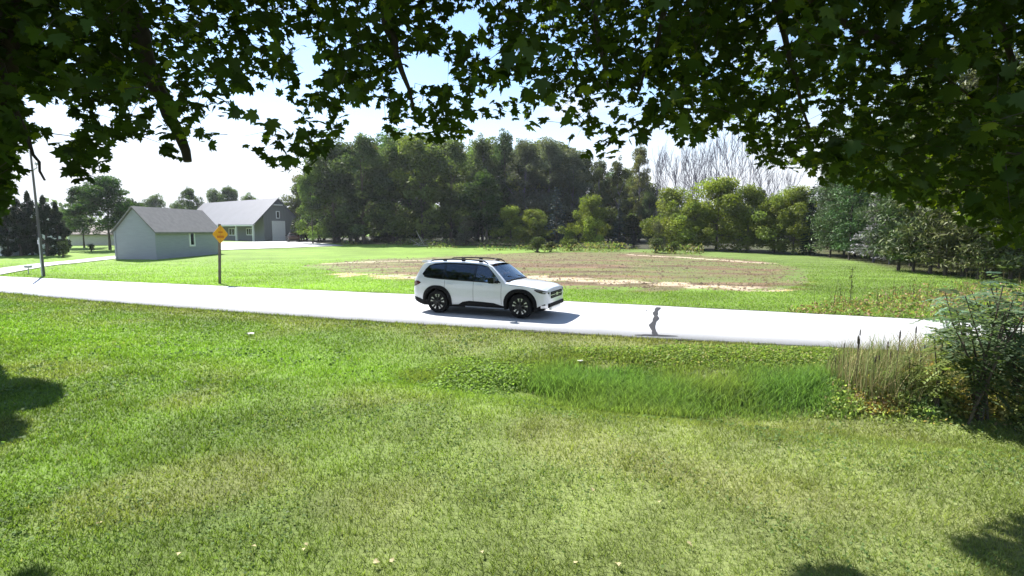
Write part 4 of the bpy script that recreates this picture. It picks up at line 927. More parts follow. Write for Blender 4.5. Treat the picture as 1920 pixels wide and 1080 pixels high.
suv.location = (c.x, c.y, .047); suv.rotation_euler = (0, 0, hd); suv.scale = (.945, .95, .93)
# driver
drv = thing('person', 'driver in a pale grey shirt seen through the front side window of the white car', 'person', (c.x, c.y, .047), hd)
Vd = [(.02, .38, .98), (.03, .38, 1.12), (.05, .38, 1.27), (.06, .38, 1.36), (.08, .38, 1.40), (.10, .38, 1.475), (.105, .38, 1.53),
      (.06, .57, 1.27), (.25, .60, 1.10), (.42, .50, 1.13), (.48, .50, 1.16), (.06, .19, 1.27), (.24, .16, 1.10), (.40, .25, 1.13), (.48, .27, 1.16)]
link('body', skin_body('body', Vd, [(0, 1), (1, 2), (2, 3), (3, 4), (4, 5), (5, 6), (2, 7), (7, 8), (8, 9), (9, 10), (2, 11), (11, 12), (12, 13), (13, 14)], [(.17, .11), (.18, .12), (.15, .10), .06, .055, .088, .05, .065, .05, .042, .038, .065, .05, .042, .038], M['skin']), drv)
mb = MB(); mb.tube([(.005, .38, .99), (.02, .38, 1.12), (.04, .38, 1.25), (.055, .38, 1.345)], [.20, .205, .19, .075], 14)
mb.tube([(.06, .53, 1.27), (.25, .605, 1.10), (.42, .54, 1.12)], [.085, .075, .062], 10); mb.tube([(.06, .23, 1.27), (.24, .155, 1.10), (.40, .22, 1.12)], [.085, .075, .062], 10); mb.build('shirt', M['shirt'], drv, 60)
mb = MB(); mb.lathe([(.001, .085), (.055, .07), (.088, .03), (.097, -.02), (.09, -.05)], 16, axis='z', c=(.085, .38, 1.495)); mb.build('hair', M['hair'], drv, 60)
mb = MB(); mb.tube([(.19, .38, 1.475), (.205, .38, 1.455)], [.012, .016], 6); mb.build('nose', M['skin'], drv, 60)
# maroon car by the barn: same construction, other paint, lower
pk = make_car('dark maroon car parked by the right corner of the olive barn', 'car', M['maroon'], 'maroon_car'); q = at(551, 86); pk.location = (q[0], q[1], q[2] + .07); pk.rotation_euler = (0, 0, R(118)); pk.scale = (.9, .95, .86)
print('cars ok')

# ------------------------------------------------------------------ thin summer haze
hm, ht = newmat('haze'); ho = ht.nodes.new('ShaderNodeOutputMaterial'); hv = ht.nodes.new('ShaderNodeVolumePrincipled'); hv.inputs['Color'].default_value = (.86, .92, 1, 1); hv.inputs['Density'].default_value = .00022; hv.inputs['Anisotropy'].default_value = .3
ht.links.new(hv.outputs[0], ho.inputs['Volume']); mb = MB(); mb.box((-290, -290, -2), (290, 290, 24)); hz_o = tag(mb.build('haze', hm), 'thin bluish summer haze in the air', kind='stuff')

# ------------------------------------------------------------------ foreground maple crowns
half = [(.13, -.07), (.36, -.05), (.29, .09), (.53, .24), (.40, .32), (.49, .50), (.33, .45), (.21, .42), (.25, .66), (.13, .63)]
OUT = np.array([(0, 0)] + half + [(0, .94)] + [(-a, b) for a, b in half[::-1]]) - np.array([0, .3])
NL = len(OUT)
def leaf_geo(P, U, Vv, W_, size, col, fold):
    """maple leaves: P stalk end, U side axis, Vv length axis, W_ normal"""
    n = len(P); k = NL + 1; V = np.empty((n, k, 3)); V[:, 0] = P
    for i, (a, b) in enumerate(OUT): V[:, i + 1] = P + U * (a * size)[:, None] + Vv * (b * size)[:, None] + W_ * ((-abs(a) * fold - .25 * max(0, b) ** 2) * size)[:, None]
    b_ = (np.arange(n) * k)[:, None]; F = np.concatenate([b_ + np.array([0, 1 + i, 1 + (i + 1) % NL])[None] for i in range(NL)])
    return V.reshape(-1, 3), F, np.repeat(col, k, 0)
LOWX = [-900, -200, 0, 22, 45, 60, 95, 112, 150, 200, 216, 240, 290, 310, 350, 372, 395, 450, 470, 500, 560, 600, 640, 655, 700, 720, 800, 870, 900, 930, 1000, 1050, 1062, 1110, 1160, 1195, 1215, 1245, 1262, 1320, 1345, 1360, 1395, 1410, 1440, 1535, 1555, 1620, 1700, 1760, 1830, 1870, 1920, 2000, 3000]
LOWY = [520, 470, 405, 385, 300, 262, 250, 300, 340, 335, 262, 268, 262, 298, 300, 280, 262, 262, 292, 322, 330, 310, 255, 212, 200, 258, 268, 262, 215, 236, 246, 226, 278, 290, 288, 292, 262, 236, 262, 275, 250, 232, 262, 312, 318, 326, 345, 362, 378, 400, 425, 470, 470, 480, 520]
GAPS = [(800, 128, 46, 30), (872, 40, 40, 24), (905, 95, 22, 12), (570, 112, 24, 22), (520, 160, 22, 14), (495, 190, 40, 18), (430, 232, 60, 16), (80, 215, 30, 26), (55, 190, 16, 20), (200, 215, 20, 22), (255, 205, 18, 14), (300, 212, 14, 12), (120, 245, 22, 26), (340, 25, 16, 8), (1470, 70, 30, 14), (1455, 55, 14, 12), (1700, 30, 14, 16), (1782, 92, 12, 10), (1815, 150, 24, 22), (1525, 220, 16, 20), (1130, 215, 14, 10), (1700, 235, 8, 8), (1400, 145, 8, 8), (1680, 130, 14, 12), (1210, 85, 8, 5), (1330, 112, 10, 6), (1905, 100, 10, 14), (1590, 232, 10, 8), (960, 5, 16, 10), (1000, 32, 14, 7), (700, 225, 28, 12), (1070, 240, 12, 10), (1800, 180, 20, 8), (655, 200, 12, 12), (530, 210, 36, 20), (600, 215, 16, 12), (400, 215, 8, 8), (905, 162, 10, 6)]
SHOK = [(1905, 1030, 75, 62), (1552, 1085, 72, 24), (40, 740, 78, 30), (5, 808, 45, 26), (-30, 760, 50, 90), (70, 1095, 45, 18), (1910, 792, 30, 20)]
def canopy_ok(x, y, z, jit=8, big=False):
    px, py, dep = PX(x, y, z); n = len(x); low = np.interp(px, LOWX, LOWY) + rng.normal(0, jit, n) - 8 - 18 / np.maximum(dep, 1) * 2
    ok = (py < low + 12) & (dep > 1.2)
    if big: ok &= (py < -60) | (px < -60) | (px > 1980)
    for (a, b, u, v) in GAPS: ok &= ((px - a) / u) ** 2 + ((py - b) / v) ** 2 > 1.0 + rng.normal(0, .15, n)
    sx, sy = x + SHX * z, y + SHY * z; qx, qy, qd = PX(sx, sy, 0 * sx)
    vis = (sy > 3.4) & (qx > -40) & (qx < 1960) & (qy < 1125) & (qd > 0)
    al_ = np.zeros(n, bool)
    for (a, b, u, v) in SHOK: al_ |= ((qx - a) / u) ** 2 + ((qy - b) / v) ** 2 < 1
    return ok & (~vis | al_), px, py, dep
def sprays(n, box, nl, size, seedcol, spread=.17, jit=10):
    """hanging twigs with leaves: returns leaf arrays and twig segments"""
    x = rng.uniform(box[0], box[1], n); y = rng.uniform(box[2], box[3], n); z = rng.uniform(box[4], box[5], n)
    ok, px, py, dep = canopy_ok(x, y, z, jit, size > .2); x, y, z = x[ok], y[ok], z[ok]; n = len(x); C0 = np.stack([x, y, z], -1)
    dr = rng.normal(0, 1, (n, 3)); dr[:, 2] = -np.abs(dr[:, 2]) * .5 - .15; dr /= np.linalg.norm(dr, axis=1)[:, None]
    a = C0 - dr * spread; b = C0 + dr * spread
    t = rng.uniform(0, 1, (n, nl)); P = a[:, None] + (b - a)[:, None] * t[..., None] + rng.normal(0, spread * .42, (n, nl, 3)); tone = np.repeat(rng.uniform(.75, 1.25, n), nl); P = P.reshape(-1, 3)
    k2, px, py, dep = canopy_ok(P[:, 0], P[:, 1], P[:, 2], jit, size > .2); P = P[k2]; tone = tone[k2]; m = len(P)
    W_ = rng.normal(0, .62, (m, 3)); W_[:, 2] += .75; W_[:, 1] -= .15; W_ /= np.linalg.norm(W_, axis=1)[:, None]
    Vv = rng.normal(0, .7, (m, 3)); Vv[:, 2] -= .7; Vv -= W_ * (Vv * W_).sum(1)[:, None]; Vv /= np.linalg.norm(Vv, axis=1)[:, None]; U = np.cross(Vv, W_)
    yl = (rng.random(m) < .07)[:, None]; col = np.where(yl, np.array([.16, .20, .025]), np.array(seedcol)) * tone[:, None] * rng.uniform(.8, 1.2, (m, 1))
    kt = canopy_ok(a[:, 0], a[:, 1], a[:, 2], 0)[0] & canopy_ok(b[:, 0], b[:, 1], b[:, 2] - .06, 0)[0]
    return (P, U, Vv, W_, size * rng.uniform(.7, 1.2, m), col), (a[kt], b[kt]), dep[k2]
def twig_mesh(a, b, r=.004):
    n = len(a); d = b - a; d /= np.linalg.norm(d, axis=1)[:, None]; s = np.cross(d, np.array([.2, .1, 1])); s /= np.linalg.norm(s, axis=1)[:, None]; t = np.cross(d, s)
    V = np.stack([a + s * r, a - s * .5 * r + t * r * .87, a - s * .5 * r - t * r * .87, b + s * r * .4, b - s * .2 * r + t * r * .35, b - s * .2 * r - t * r * .35], 1).reshape(-1, 3); q = (np.arange(n) * 6)[:, None]
    return V, np.concatenate([q + np.array(f)[None] for f in ([0, 1, 4, 3], [1, 2, 5, 4], [2, 0, 3, 5])]), np.ones((n * 6, 3))
def maple(name, label, base, trunk, limbs, groups):
    t = thing(name, label, 'tree', base); mb = MB(); b = Vector(base)
    mb.tube([Vector(p) - b for p in trunk[0]], trunk[1], 12); mb.build('trunk', M['bark'], t, 60)
    for pts, rad in limbs:
        mb = MB(); P_ = [Vector(p) - b for p in pts]; Q = [P_[0]]
        for i in range(len(P_) - 1):
            for s in (.33, .67, 1.0): Q.append(P_[i].lerp(P_[i + 1], s) + (Vector((random.gauss(0, .008), random.gauss(0, .008), random.gauss(0, .008))) if s < 1 else Vector((0, 0, 0))))
        mb.tube(Q, list(np.interp(np.linspace(0, 1, len(Q)), np.linspace(0, 1, len(rad)), rad)), 8); mb.build('branch', M['twig'], t, 60)
    nodes = np.array([p for pts, _ in limbs for p in pts]); La = [[], [], [], [], [], []]; A_ = []; B2 = []; Dp = []
    for g in groups:
        lf, (a, bb), dep = sprays(*g)
        for i in range(6): La[i].append(lf[i])
        A_.append(a); B2.append(bb); Dp.append(dep)
    lf = [np.concatenate(q) for q in La]; a = np.concatenate(A_); bb = np.concatenate(B2); dep = np.concatenate(Dp)
    px, py, _ = PX(lf[0][:, 0], lf[0][:, 1], lf[0][:, 2]); vis = (px > 0) & (px < 1920) & (py > 0); score = np.where(vis, lf[4] / dep, 0) ; o = np.argsort(-score); near = o[:280]; rest = o[280:]
    bv = np.array(base)
    V, F, C = leaf_geo(lf[0][rest] - bv, lf[1][rest], lf[2][rest], lf[3][rest], lf[4][rest], lf[5][rest], .30)
    fo = put('foliage', (V, F, C), M['leaf'], t); fo['kind'] = 'stuff'
    one = []
    for v in range(3):
        e = np.eye(3); V, F, C = leaf_geo(np.zeros((1, 3)), e[None, 0], e[None, 1], e[None, 2], np.ones(1), np.array([[.045, .075, .014], [.06, .09, .015], [.04, .07, .02]])[v:v + 1], [.15, .3, .22][v]); one.append(npmesh('leaf', V, F, M['leaf'], C))
    for i in near:
        o_ = bpy.data.objects.new('leaf', one[i % 3]); COL.objects.link(o_); o_.parent = t
        m = Matrix.Identity(4)
        for r_ in range(3):
            m[r_][0] = lf[1][i][r_]; m[r_][1] = lf[2][i][r_]; m[r_][2] = lf[3][i][r_]; m[r_][3] = lf[0][i][r_] - bv[r_]
        o_.matrix_local = m @ Matrix.Scale(float(lf[4][i]), 4)
    # twigs: the hanging spray stalks, and thinner links back towards the nearest limb point
    V, F, C = twig_mesh(a - bv, bb - bv, .003); tw = link('twigs', npmesh('twigs', V, F, M['twig']), t); tw['kind'] = 'stuff'
    sel = rng.random(len(a)) < .15; q = a[sel]; d2 = ((q[:, None] - nodes[None]) ** 2).sum(-1); nn = nodes[d2.argmin(1)]; far = q + (nn - q) * np.minimum(1, .28 / np.sqrt(d2.min(1)))[:, None]; kf = canopy_ok(far[:, 0], far[:, 1], far[:, 2], 2)[0]; far, q = far[kf], q[kf]
    V, F, C = twig_mesh(far - bv, q - bv, .006); tw = link('side_shoots', npmesh('side_shoots', V, F, M['twig']), t); tw['kind'] = 'stuff'
    print(name, 'leaves', len(lf[0]), 'sprays', len(a)); return t
def WP(px, py, D): d = ray(px, py); k = D / d[1]; return (d[0] * k, D, CAMH + d[2] * k)
lc = (.044, .070, .014)
limbs = [([(-4.9, 2.6, 3.9), WP(160, -120, 5.0), WP(262, 60, 5.0), WP(290, 160, 5.0), WP(330, 240, 5.0), WP(352, 303, 5.0)], [.17, .12, .085, .065, .05, .035]),
         ([(-4.8, 2.6, 4.6), WP(420, -330, 4.6), WP(690, -100, 4.6), WP(725, 20, 4.7), WP(742, 100, 4.8), WP(775, 200, 5.0)], [.16, .12, .08, .055, .03, .012]),
         ([(-4.8, 2.6, 5.2), WP(500, -600, 4.3), WP(1000, -400, 4.5), WP(1105, -80, 4.6), WP(1118, 60, 4.6), WP(1140, 165, 4.7)], [.16, .12, .08, .03, .018, .008]),
         ([(-4.8, 2.6, 5.2), WP(700, -700, 4.6), WP(1180, -450, 4.8), WP(1262, -60, 4.9), WP(1232, 80, 5.0), WP(1200, 170, 5.0)], [.15, .12, .08, .035, .022, .008]),
         ([(-4.8, 2.6, 5.8), WP(900, -900, 4.5), WP(1400, -400, 4.6), WP(1452, -20, 4.7), WP(1480, 110, 4.8), WP(1518, 240, 4.9)], [.15, .12, .07, .035, .022, .010]),
         ([WP(1180, -450, 4.8), WP(1420, -120, 5.0), WP(1540, 20, 5.2), WP(1640, 70, 5.4), WP(1760, 130, 5.6), WP(1830, 190, 5.8)], [.07, .05, .035, .028, .018, .008]),
         ([WP(1180, -450, 4.8), WP(1700, -300, 5.0), WP(1850, -40, 5.2), WP(1900, 120, 5.3), WP(1890, 260, 5.4)], [.07, .06, .04, .025, .010]),
         ([WP(-100, -20, 4.2), WP(0, 120, 4.4), WP(35, 220, 4.4), WP(62, 290, 4.4), WP(84, 338, 4.4)], [.05, .03, .02, .012, .008]),
         ([(-4.8, 2.6, 4.2), WP(0, -200, 4.6), WP(20, 60, 4.8), WP(12, 240, 5.0), WP(-10, 380, 5.1)], [.13, .10, .07, .04, .02])]
maple('maple_tree', 'broad maple whose dark leafy boughs hang across the top of the view', (-4.9, 2.5, 0), ([(-4.9, 2.5, -.2), (-4.85, 2.5, 1.5), (-4.85, 2.55, 3.5), (-4.8, 2.6, 6), (-4.6, 2.6, 8.5)], [.42, .30, .28, .22, .1]), limbs,
      [(7400, (-6.5, 7.6, 3.0, 8.8, 2.2, 6.6), 10, .108, lc), (500, (-6.4, -3.9, 4.2, 6.2, 2.4, 5.6), 10, .105, lc), (2400, (-8.5, 10, 2.4, 10, 5.6, 9.0), 9, .26, lc, .35), (1500, (-9, 10, -5, 2.4, 4.2, 8.5), 8, .30, lc, .4)])  # oversized leaf group overhead is unseen, added to shade the visible leaves
maple('maple_tree', 'second maple whose foliage darkens the left edge of the view', (-15.5, 12.5, 0), ([(-15.5, 12.5, -.2), (-15.4, 12.4, 2), (-15.3, 12.5, 5), (-15, 12.5, 7.5)], [.34, .25, .2, .1]),
      [([(-15.3, 12.4, 3.2), (-13.5, 12.2, 4.3), (-11.8, 12.0, 5.0), (-11.0, 12, 5.0)], [.12, .08, .04, .015]), ([(-15.4, 12.4, 2.6), (-14, 11.8, 3.1), (-12.6, 11.5, 3.3)], [.1, .06, .02]), ([(-15.3, 12.4, 5), (-13.6, 12.8, 6.6), (-12, 13, 7.2)], [.1, .06, .02])],
      [(9000, (-18, -9.0, 9.0, 15, 2.2, 8.5), 7, .17, lc)])

# ------------------------------------------------------------------ lawn grass, ditch growth, weeds
def wedge(n, dens_pow, y0, y1, marg=1.5):
    t = rng.random(n); p = 2 - dens_pow; y = (y0 ** p + t * (y1 ** p - y0 ** p)) ** (1 / p); hw = y * 1.0 + marg; x = rng.uniform(-1, 1, n) * hw; return x, y
x, y = wedge(700000, 1.45, 3.2, 48); k = (y < road_near(x) - .02) | ((y > road_far(x) + .05) & (y < 26 + 22 * rng.random(len(x)) ** 1.5)); x, y = x[k], y[k]
c = ground_colour(x, y); keep = (rng.random(len(x)) < np.where(y > road_far(x), .8, 1)); fld = inside(x, y, FIELD); keep &= ~fld | (rng.random(len(x)) < .12); x, y, c = x[keep], y[keep], c[keep]
D = np.hypot(x, y); n = len(x); patch = snoise(x, y, 3.0, 40); h = (.022 + .022 * patch + .022 * snoise(x, y, 7.0, 41) + .01 * rng.random(n)) * np.where(np.abs(y - road_near(x)) < .5, 1.5, 1) * np.clip(1 + (D - 14) * .01, 1, 1.3)
c = c * rng.uniform(.65, 1.5, (n, 1)) * np.array([1.1, 1.12, 1.0]) * np.where(y > road_far(x), 1.25, 1)[:, None]; str_ = rng.random(n) < .02; c[str_] = np.array([.30, .29, .14]) * rng.uniform(.7, 1.2, (str_.sum(), 1))
put('lawn_grass', blades(np.stack([x, y, height(x, y)], -1), h, .006 * np.clip(D / 4.2, 1, 4) * rng.uniform(.7, 1.4, n), c, .55, 1, .5), M['grass'], label='short mown grass blades of the lawn and verges', kind='stuff')
# clover and broad weeds in the mown lawn
x, y = wedge(26000, 1.4, 3.4, 14); m_ = sstep(.56, .72, snoise(x, y, 1.6, 44)); k = (rng.random(len(x)) < m_ * .9 + .05) & (y < road_near(x) - .2); x, y = x[k], y[k]; n = len(x)
put('clover', cards(np.stack([x, y, height(x, y) + rng.uniform(.02, .05, n)], -1), .022 * np.clip(np.hypot(x, y) / 5, 1, 2.5) * rng.uniform(.7, 1.5, n), np.array([.12, .19, .06]) * rng.uniform(.6, 1.4, (n, 1)), .9, .3), M['grass'], label='low clover and weeds between the lawn grass', kind='stuff')
def region(n, pxs, pys, soft=0):
    """random ground points inside a photograph quadrilateral"""
    poly = [G(a, b)[:2] for a, b in zip(pxs, pys)]; pp = np.array(poly); out = []
    x = rng.uniform(pp[:, 0].min(), pp[:, 0].max(), n * 4); y = rng.uniform(pp[:, 1].min(), pp[:, 1].max(), n * 4); k = inside(x, y, poly)
    if soft: e = seg_dist(x, y, poly) / soft + .9 * (snoise(x, y, 2.6, 77) - .5); k &= rng.random(len(x)) < np.clip(e, 0, 1)
    x, y = x[k][:n], y[k][:n]
    if soft: return x, y, np.clip(seg_dist(x, y, poly) / soft, .15, 1)
    return x, y
# tall rich green grass of the ditch
x, y, e = region(30000, [900, 1050, 1280, 1590, 1640, 1600, 1240, 1000], [705, 678, 682, 694, 740, 790, 782, 756], 1.0); n = len(x); hh = (.10 + .26 * snoise(x, y, 1.1, 50)) * (.35 + .65 * e)
put('ditch_grass', blades(np.stack([x, y, height(x, y)], -1), hh * rng.uniform(.6, 1.3, n), .010 * rng.uniform(.7, 1.4, n), np.array([.19, .265, .08]) * rng.uniform(.6, 1.5, (n, 1)) * np.stack([.82 + .3 * snoise(x, y, 1.7, 51), np.ones(n), np.ones(n)], -1), .32, 2, .45), M['grass'], label='tall rich green grass filling the ditch', kind='stuff')
# leafy weeds on the ditch sides
x, y, e = region(9000, [730, 860, 1020, 1090, 980, 800], [690, 668, 678, 722, 746, 730], .8); n = len(x)
x2, y2, e2 = region(14000, [1040, 1300, 1600, 1620, 1560, 1300, 1080], [652, 645, 654, 690, 712, 698, 692], .6); n2 = len(x2)
put('ditch_weeds', [cards(np.stack([x, y, height(x, y) + rng.uniform(.02, .16, n) * e], -1), .055 * rng.uniform(.6, 1.5, n), np.array([.21, .31, .08]) * rng.uniform(.6, 1.5, (n, 1)), .6, .5),
    cards(np.stack([x2, y2, height(x2, y2) + rng.uniform(.02, .14, n2) * e2], -1), .05 * rng.uniform(.6, 1.4, n2), np.where(rng.random((n2, 1)) < .12, [.40, .36, .18], [.20, .28, .075]) * rng.uniform(.6, 1.4, (n2, 1)), .5, .7)], M['grass'], label='low leafy weeds on both slopes of the ditch', kind='stuff')
x, y, e = region(14000, [700, 860, 1040, 1640, 1640, 1200, 900, 740], [690, 660, 648, 648, 700, 705, 735, 725], .8); n = len(x)
put('rough_grass', blades(np.stack([x, y, height(x, y)], -1), (.05 + .14 * snoise(x, y, 1.9, 52)) * e, .009 * rng.uniform(.7, 1.4, n), np.array([.19, .24, .06]) * rng.uniform(.6, 1.5, (n, 1)), .45, 2, .5), M['grass'], label='uneven unmown grass on the road side slope of the ditch', kind='stuff')
# cattails: every stalk clump a thing
def cattail(seed):
    r = random.Random(seed); n = 15; P = np.stack([rng.normal(0, .22, n), rng.normal(0, .18, n), np.zeros(n)], -1); hh = rng.uniform(.4, 1.4, n)
    lv = blades(P, hh, rng.uniform(.010, .018, n), np.where(rng.random((n, 1)) < .35, [.48, .41, .22], [.27, .33, .12]) * rng.uniform(.6, 1.3, (n, 1)), .09, 2, .12); st = MB()
    for i in range(1): x0, y0, h0 = r.gauss(0, .14), r.gauss(0, .1), r.uniform(.9, 1.4); st.tube([(x0, y0, 0), (x0 + .02, y0, h0)], .005, 4); st.tube([(x0 + .02, y0, h0 - .17), (x0 + .021, y0, h0 - .15), (x0 + .022, y0, h0 - .04), (x0 + .022, y0, h0 - .02)], [.004, .014, .014, .004], 6)
    return [('blades', npmesh('blades', *lv[:2], M['straw'], lv[2])), ('seed_heads', st.mesh('seed_heads', M['bark']))]
ct = [cattail(i) for i in range(4)]; r = random.Random(8)
for i in range(22):
    px = 1572 + 185 * r.random() ** .9; p = G(px, r.uniform(705, 752)); t = thing('cattail_clump', 'tall thin cattail clump standing in the ditch before the bright road', 'plant', tuple(p), r.uniform(0, 6), 'cattails at the right end of the ditch'); s = (Hgt(r.uniform(598, 668), p[1]) - p[2]) / 1.35; t.scale = (s, s, s)
    for nm, me in ct[i % 4]: link(nm, me, t)
# tangled undergrowth at the right
parts = []
x, y = region(26000, [1545, 1700, 1930, 2150, 2150, 1930, 1720, 1580], [735, 700, 680, 690, 830, 795, 782, 775]); n = len(x); e = np.clip(seg_dist(x, y, [G(1545, 735)[:2], G(1580, 778)[:2], G(1720, 784)[:2], G(1930, 798)[:2]], False), 0, 1)
hz_ = (.12 + .5 * snoise(x, y, 1.8, 60)) * (.25 + .75 * e); cc = np.array([.30, .34, .13]) * np.stack([.7 + .8 * snoise(x, y, 2.5, 61), .8 + .3 * snoise(x, y, 2, 62), np.ones(n)], -1) * rng.uniform(.5, 1.5, (n, 1))
parts.append(cards(np.stack([x, y, height(x, y) + rng.uniform(.0, 1, n) * hz_], -1), .062 * rng.uniform(.5, 1.6, n), cc, .5, 1))
x2, y2, e2 = region(15000, [1490, 1620, 1700, 1930, 2150, 2150, 1930, 1700, 1520], [715, 690, 690, 690, 700, 840, 812, 797, 790], .5); n2 = len(x2)
parts.append(cards(np.stack([x2, y2, height(x2, y2) + rng.random(n2) * .22 * e2], -1), .05 * rng.uniform(.5, 1.5, n2), np.where(rng.random((n2, 1)) < .2, [.36, .27, .18], [.30, .37, .15]) * rng.uniform(.6, 1.4, (n2, 1)), .5, 1))
put('undergrowth', parts, M['shrub'], label='tangle of low brambles and weeds under the right hand shrubs', kind='stuff')
x, y = region(9000, [1540, 1600, 1800, 2100, 2100, 1800, 1640], [720, 690, 668, 670, 800, 772, 765]); n = len(x)
put('tall_dry_grass', blades(np.stack([x, y, height(x, y)], -1), rng.uniform(.25, .8, n), rng.uniform(.006, .013, n), np.where(rng.random((n, 1)) < .45, [.42, .35, .18], [.25, .31, .10]) * rng.uniform(.6, 1.3, (n, 1)), .25, 2, .35), M['straw'], label='tall tan and green grass between the right hand shrubs', kind='stuff')
# shrubs with pinnate leaves, right foreground
def pinnate(seed, Hh, stems, nspray, base, rad):
    r = random.Random(seed); st = MB(); tips = []
    for i in range(stems):
        a = r.uniform(0, 6.28); q = rad * r.uniform(.2, .9); p0 = Vector((r.gauss(0, .07), r.gauss(0, .05), -.05)); p2 = Vector((math.cos(a) * q, math.sin(a) * q * .7, Hh * r.uniform(.6, .95))); p1 = p0.lerp(p2, .5) + Vector((-p2.x * .2, 0, .1)); st.tube([p0, p1, p2], [.016, .012, .006], 6)
        for s in np.linspace(.3, 1.08, 7): tips.append(p1.lerp(p2, (s - .5) * 2) if s > .5 else p0.lerp(p1, s * 2))
    P = []; T_ = []; Cc = []; Sz = []
    V = []; F = []; C = []; b = 0
    for i in range(nspray):
        o = r.choice(tips) + Vector((r.gauss(0, .10), r.gauss(0, .10), r.gauss(0, .12))); a = r.uniform(0, 6.28); d = Vector((math.cos(a), math.sin(a), r.uniform(-.7, .7))).normalized(); l = r.uniform(.18, .34); side = d.cross(Vector((0, 0, 1))).normalized(); up = side.cross(d); tn = r.uniform(.6, 1.4)
        for k in range(6):
            s = .2 + k * .15; q = o + d * l * s + Vector((0, 0, -.22 * l * s * s * 2))
            for sg in (-1, 1):
                L_ = .085 * r.uniform(.6, 1.25); tip = q + side * sg * L_ + d * L_ * .35 - up * .02; w_ = d * .021; m_ = q.lerp(tip, .45); V += [q, m_ + w_ - up * .004, tip, m_ - w_ - up * .004]; F.append((b, b + 1, b + 2, b + 3)); b += 4
                tn2 = tn * r.uniform(.8, 1.2); C += [tuple(np.array(base) * tn2)] * 4
    return [('stems', st.mesh('stems', M['bark'])), ('leaves', npmesh('leaves', np.array([tuple(v) for v in V]), np.array(F), M['shrub'], np.array(C)))]
sh = [pinnate(71, 1.9, 9, 160, (.13, .18, .095), .85), pinnate(72, 1.9, 7, 150, (.15, .19, .11), .75), pinnate(73, 1.5, 4, 90, (.14, .19, .07), .5)]
for v, px, py, top, lb, wd, ti in [(0, 1832, 786, 512, 'leafy sumac like shrub with several dark bare stems at the right edge of the lawn', 1.1, (1, 1, 1)), (2, 1752, 772, 600, 'young sapling with a single pale leaning stem left of the dark stemmed shrub', .9, (1.2, 1.1, 1)), (1, 1908, 762, 520, 'dense dark shrub cut by the right edge of the picture', 1.2, (.8, .9, 1.0)),
    (0, 1872, 726, 524, 'bluish green shrub between the stemmed shrub and the right edge', 1.2, (.9, 1.1, 1.5)), (1, 1800, 716, 535, 'shrub with bluish leaves reaching over the far end of the road', 1.0, (.9, 1.1, 1.4)), (1, 1960, 810, 600, 'low dark shrub just past the right edge', 1.1, (.6, .7, .7)), (2, 1700, 745, 650, 'small pale green sapling among the cattails', 1.0, (1.3, 1.2, 1.1))]:
    p = G(px, py); t = thing('leafy_shrub', lb, 'shrub', tuple(p), r.uniform(0, 6)); s = (Hgt(top, p[1]) - p[2]) / (1.9 if v < 2 else 1.5); t.scale = (s * wd, s * wd, s)
    for nm, me in sh[v]: o = link(nm, me, t); o.color = (*ti, 1)
# weeds across the road, right
x, y = region(7000, [1470, 1560, 1700, 1800, 2000, 2000, 1740, 1600, 1480], [584, 570, 562, 548, 560, 625, 602, 594, 588]); n = len(x); hz_ = .12 + .5 * sstep(8, 13, x) * snoise(x, y, 1.6, 63)
put('roadside_weeds', [cards(np.stack([x, y, height(x, y) + rng.random(n) * hz_], -1), .10 * rng.uniform(.5, 1.5, n), np.where(rng.random((n, 1)) < .45, [.29, .19, .12], [.19, .25, .07]) * rng.uniform(.5, 1.4, (n, 1)), .45, 1)], M['crown'], label='brown and green weeds along the far edge of the road', kind='stuff')
x, y = region(380, [1500, 1600, 1800, 2000, 2000, 1740, 1600], [575, 562, 545, 555, 620, 600, 590]); n = len(x)
put('weed_stalks', blades(np.stack([x, y, height(x, y)], -1), rng.uniform(.25, 1.3, n) * rng.uniform(.4, 1, n), np.full(n, .016), np.where(rng.random((n, 1)) < .5, [.20, .16, .08], [.13, .16, .05]) * rng.uniform(.6, 1.3, (n, 1)), .10, 2, .1), M['straw'], label='thin upright weed stalks behind the far road edge', kind='stuff')
def tallweed(seed):
    r = random.Random(seed); mb = MB(); mb.tube([(0, 0, 0), (.02, 0, .7), (.01, 0, 1.5)], [.016, .012, .006], 5); P = np.stack([rng.normal(0, .06, 70), rng.normal(0, .06, 70), rng.uniform(.1, 1.5, 70)], -1)
    V, F, C = cards(P, .10 * rng.uniform(.6, 1.3, 70), np.array([.12, .15, .05]) * rng.uniform(.6, 1.3, (70, 1)), .4, 1); return [('stalk', mb.mesh('stalk', M['bark'])), ('leaves', npmesh('leaves', V, F, M['crown'], C))]
tw_ = tallweed(1)
for px, py, top, lb in [(1593, 573, 498, 'tallest single leafy weed stalk beyond the road against the far grass'), (1710, 575, 520, 'leafy weed stalk beyond the road left of the bluish shrub'), (1574, 572, 530, 'short dark weed stalk just left of the tallest one'), (1836, 560, 500, 'dark weed stalk before the pine trunks')]:
    p = G(px, py); t = thing('tall_weed', lb, 'plant', tuple(p)); s = (Hgt(top, p[1]) - p[2]) / 1.55; t.scale = (s, s, s)
    for nm, me in tw_: link(nm, me, t)
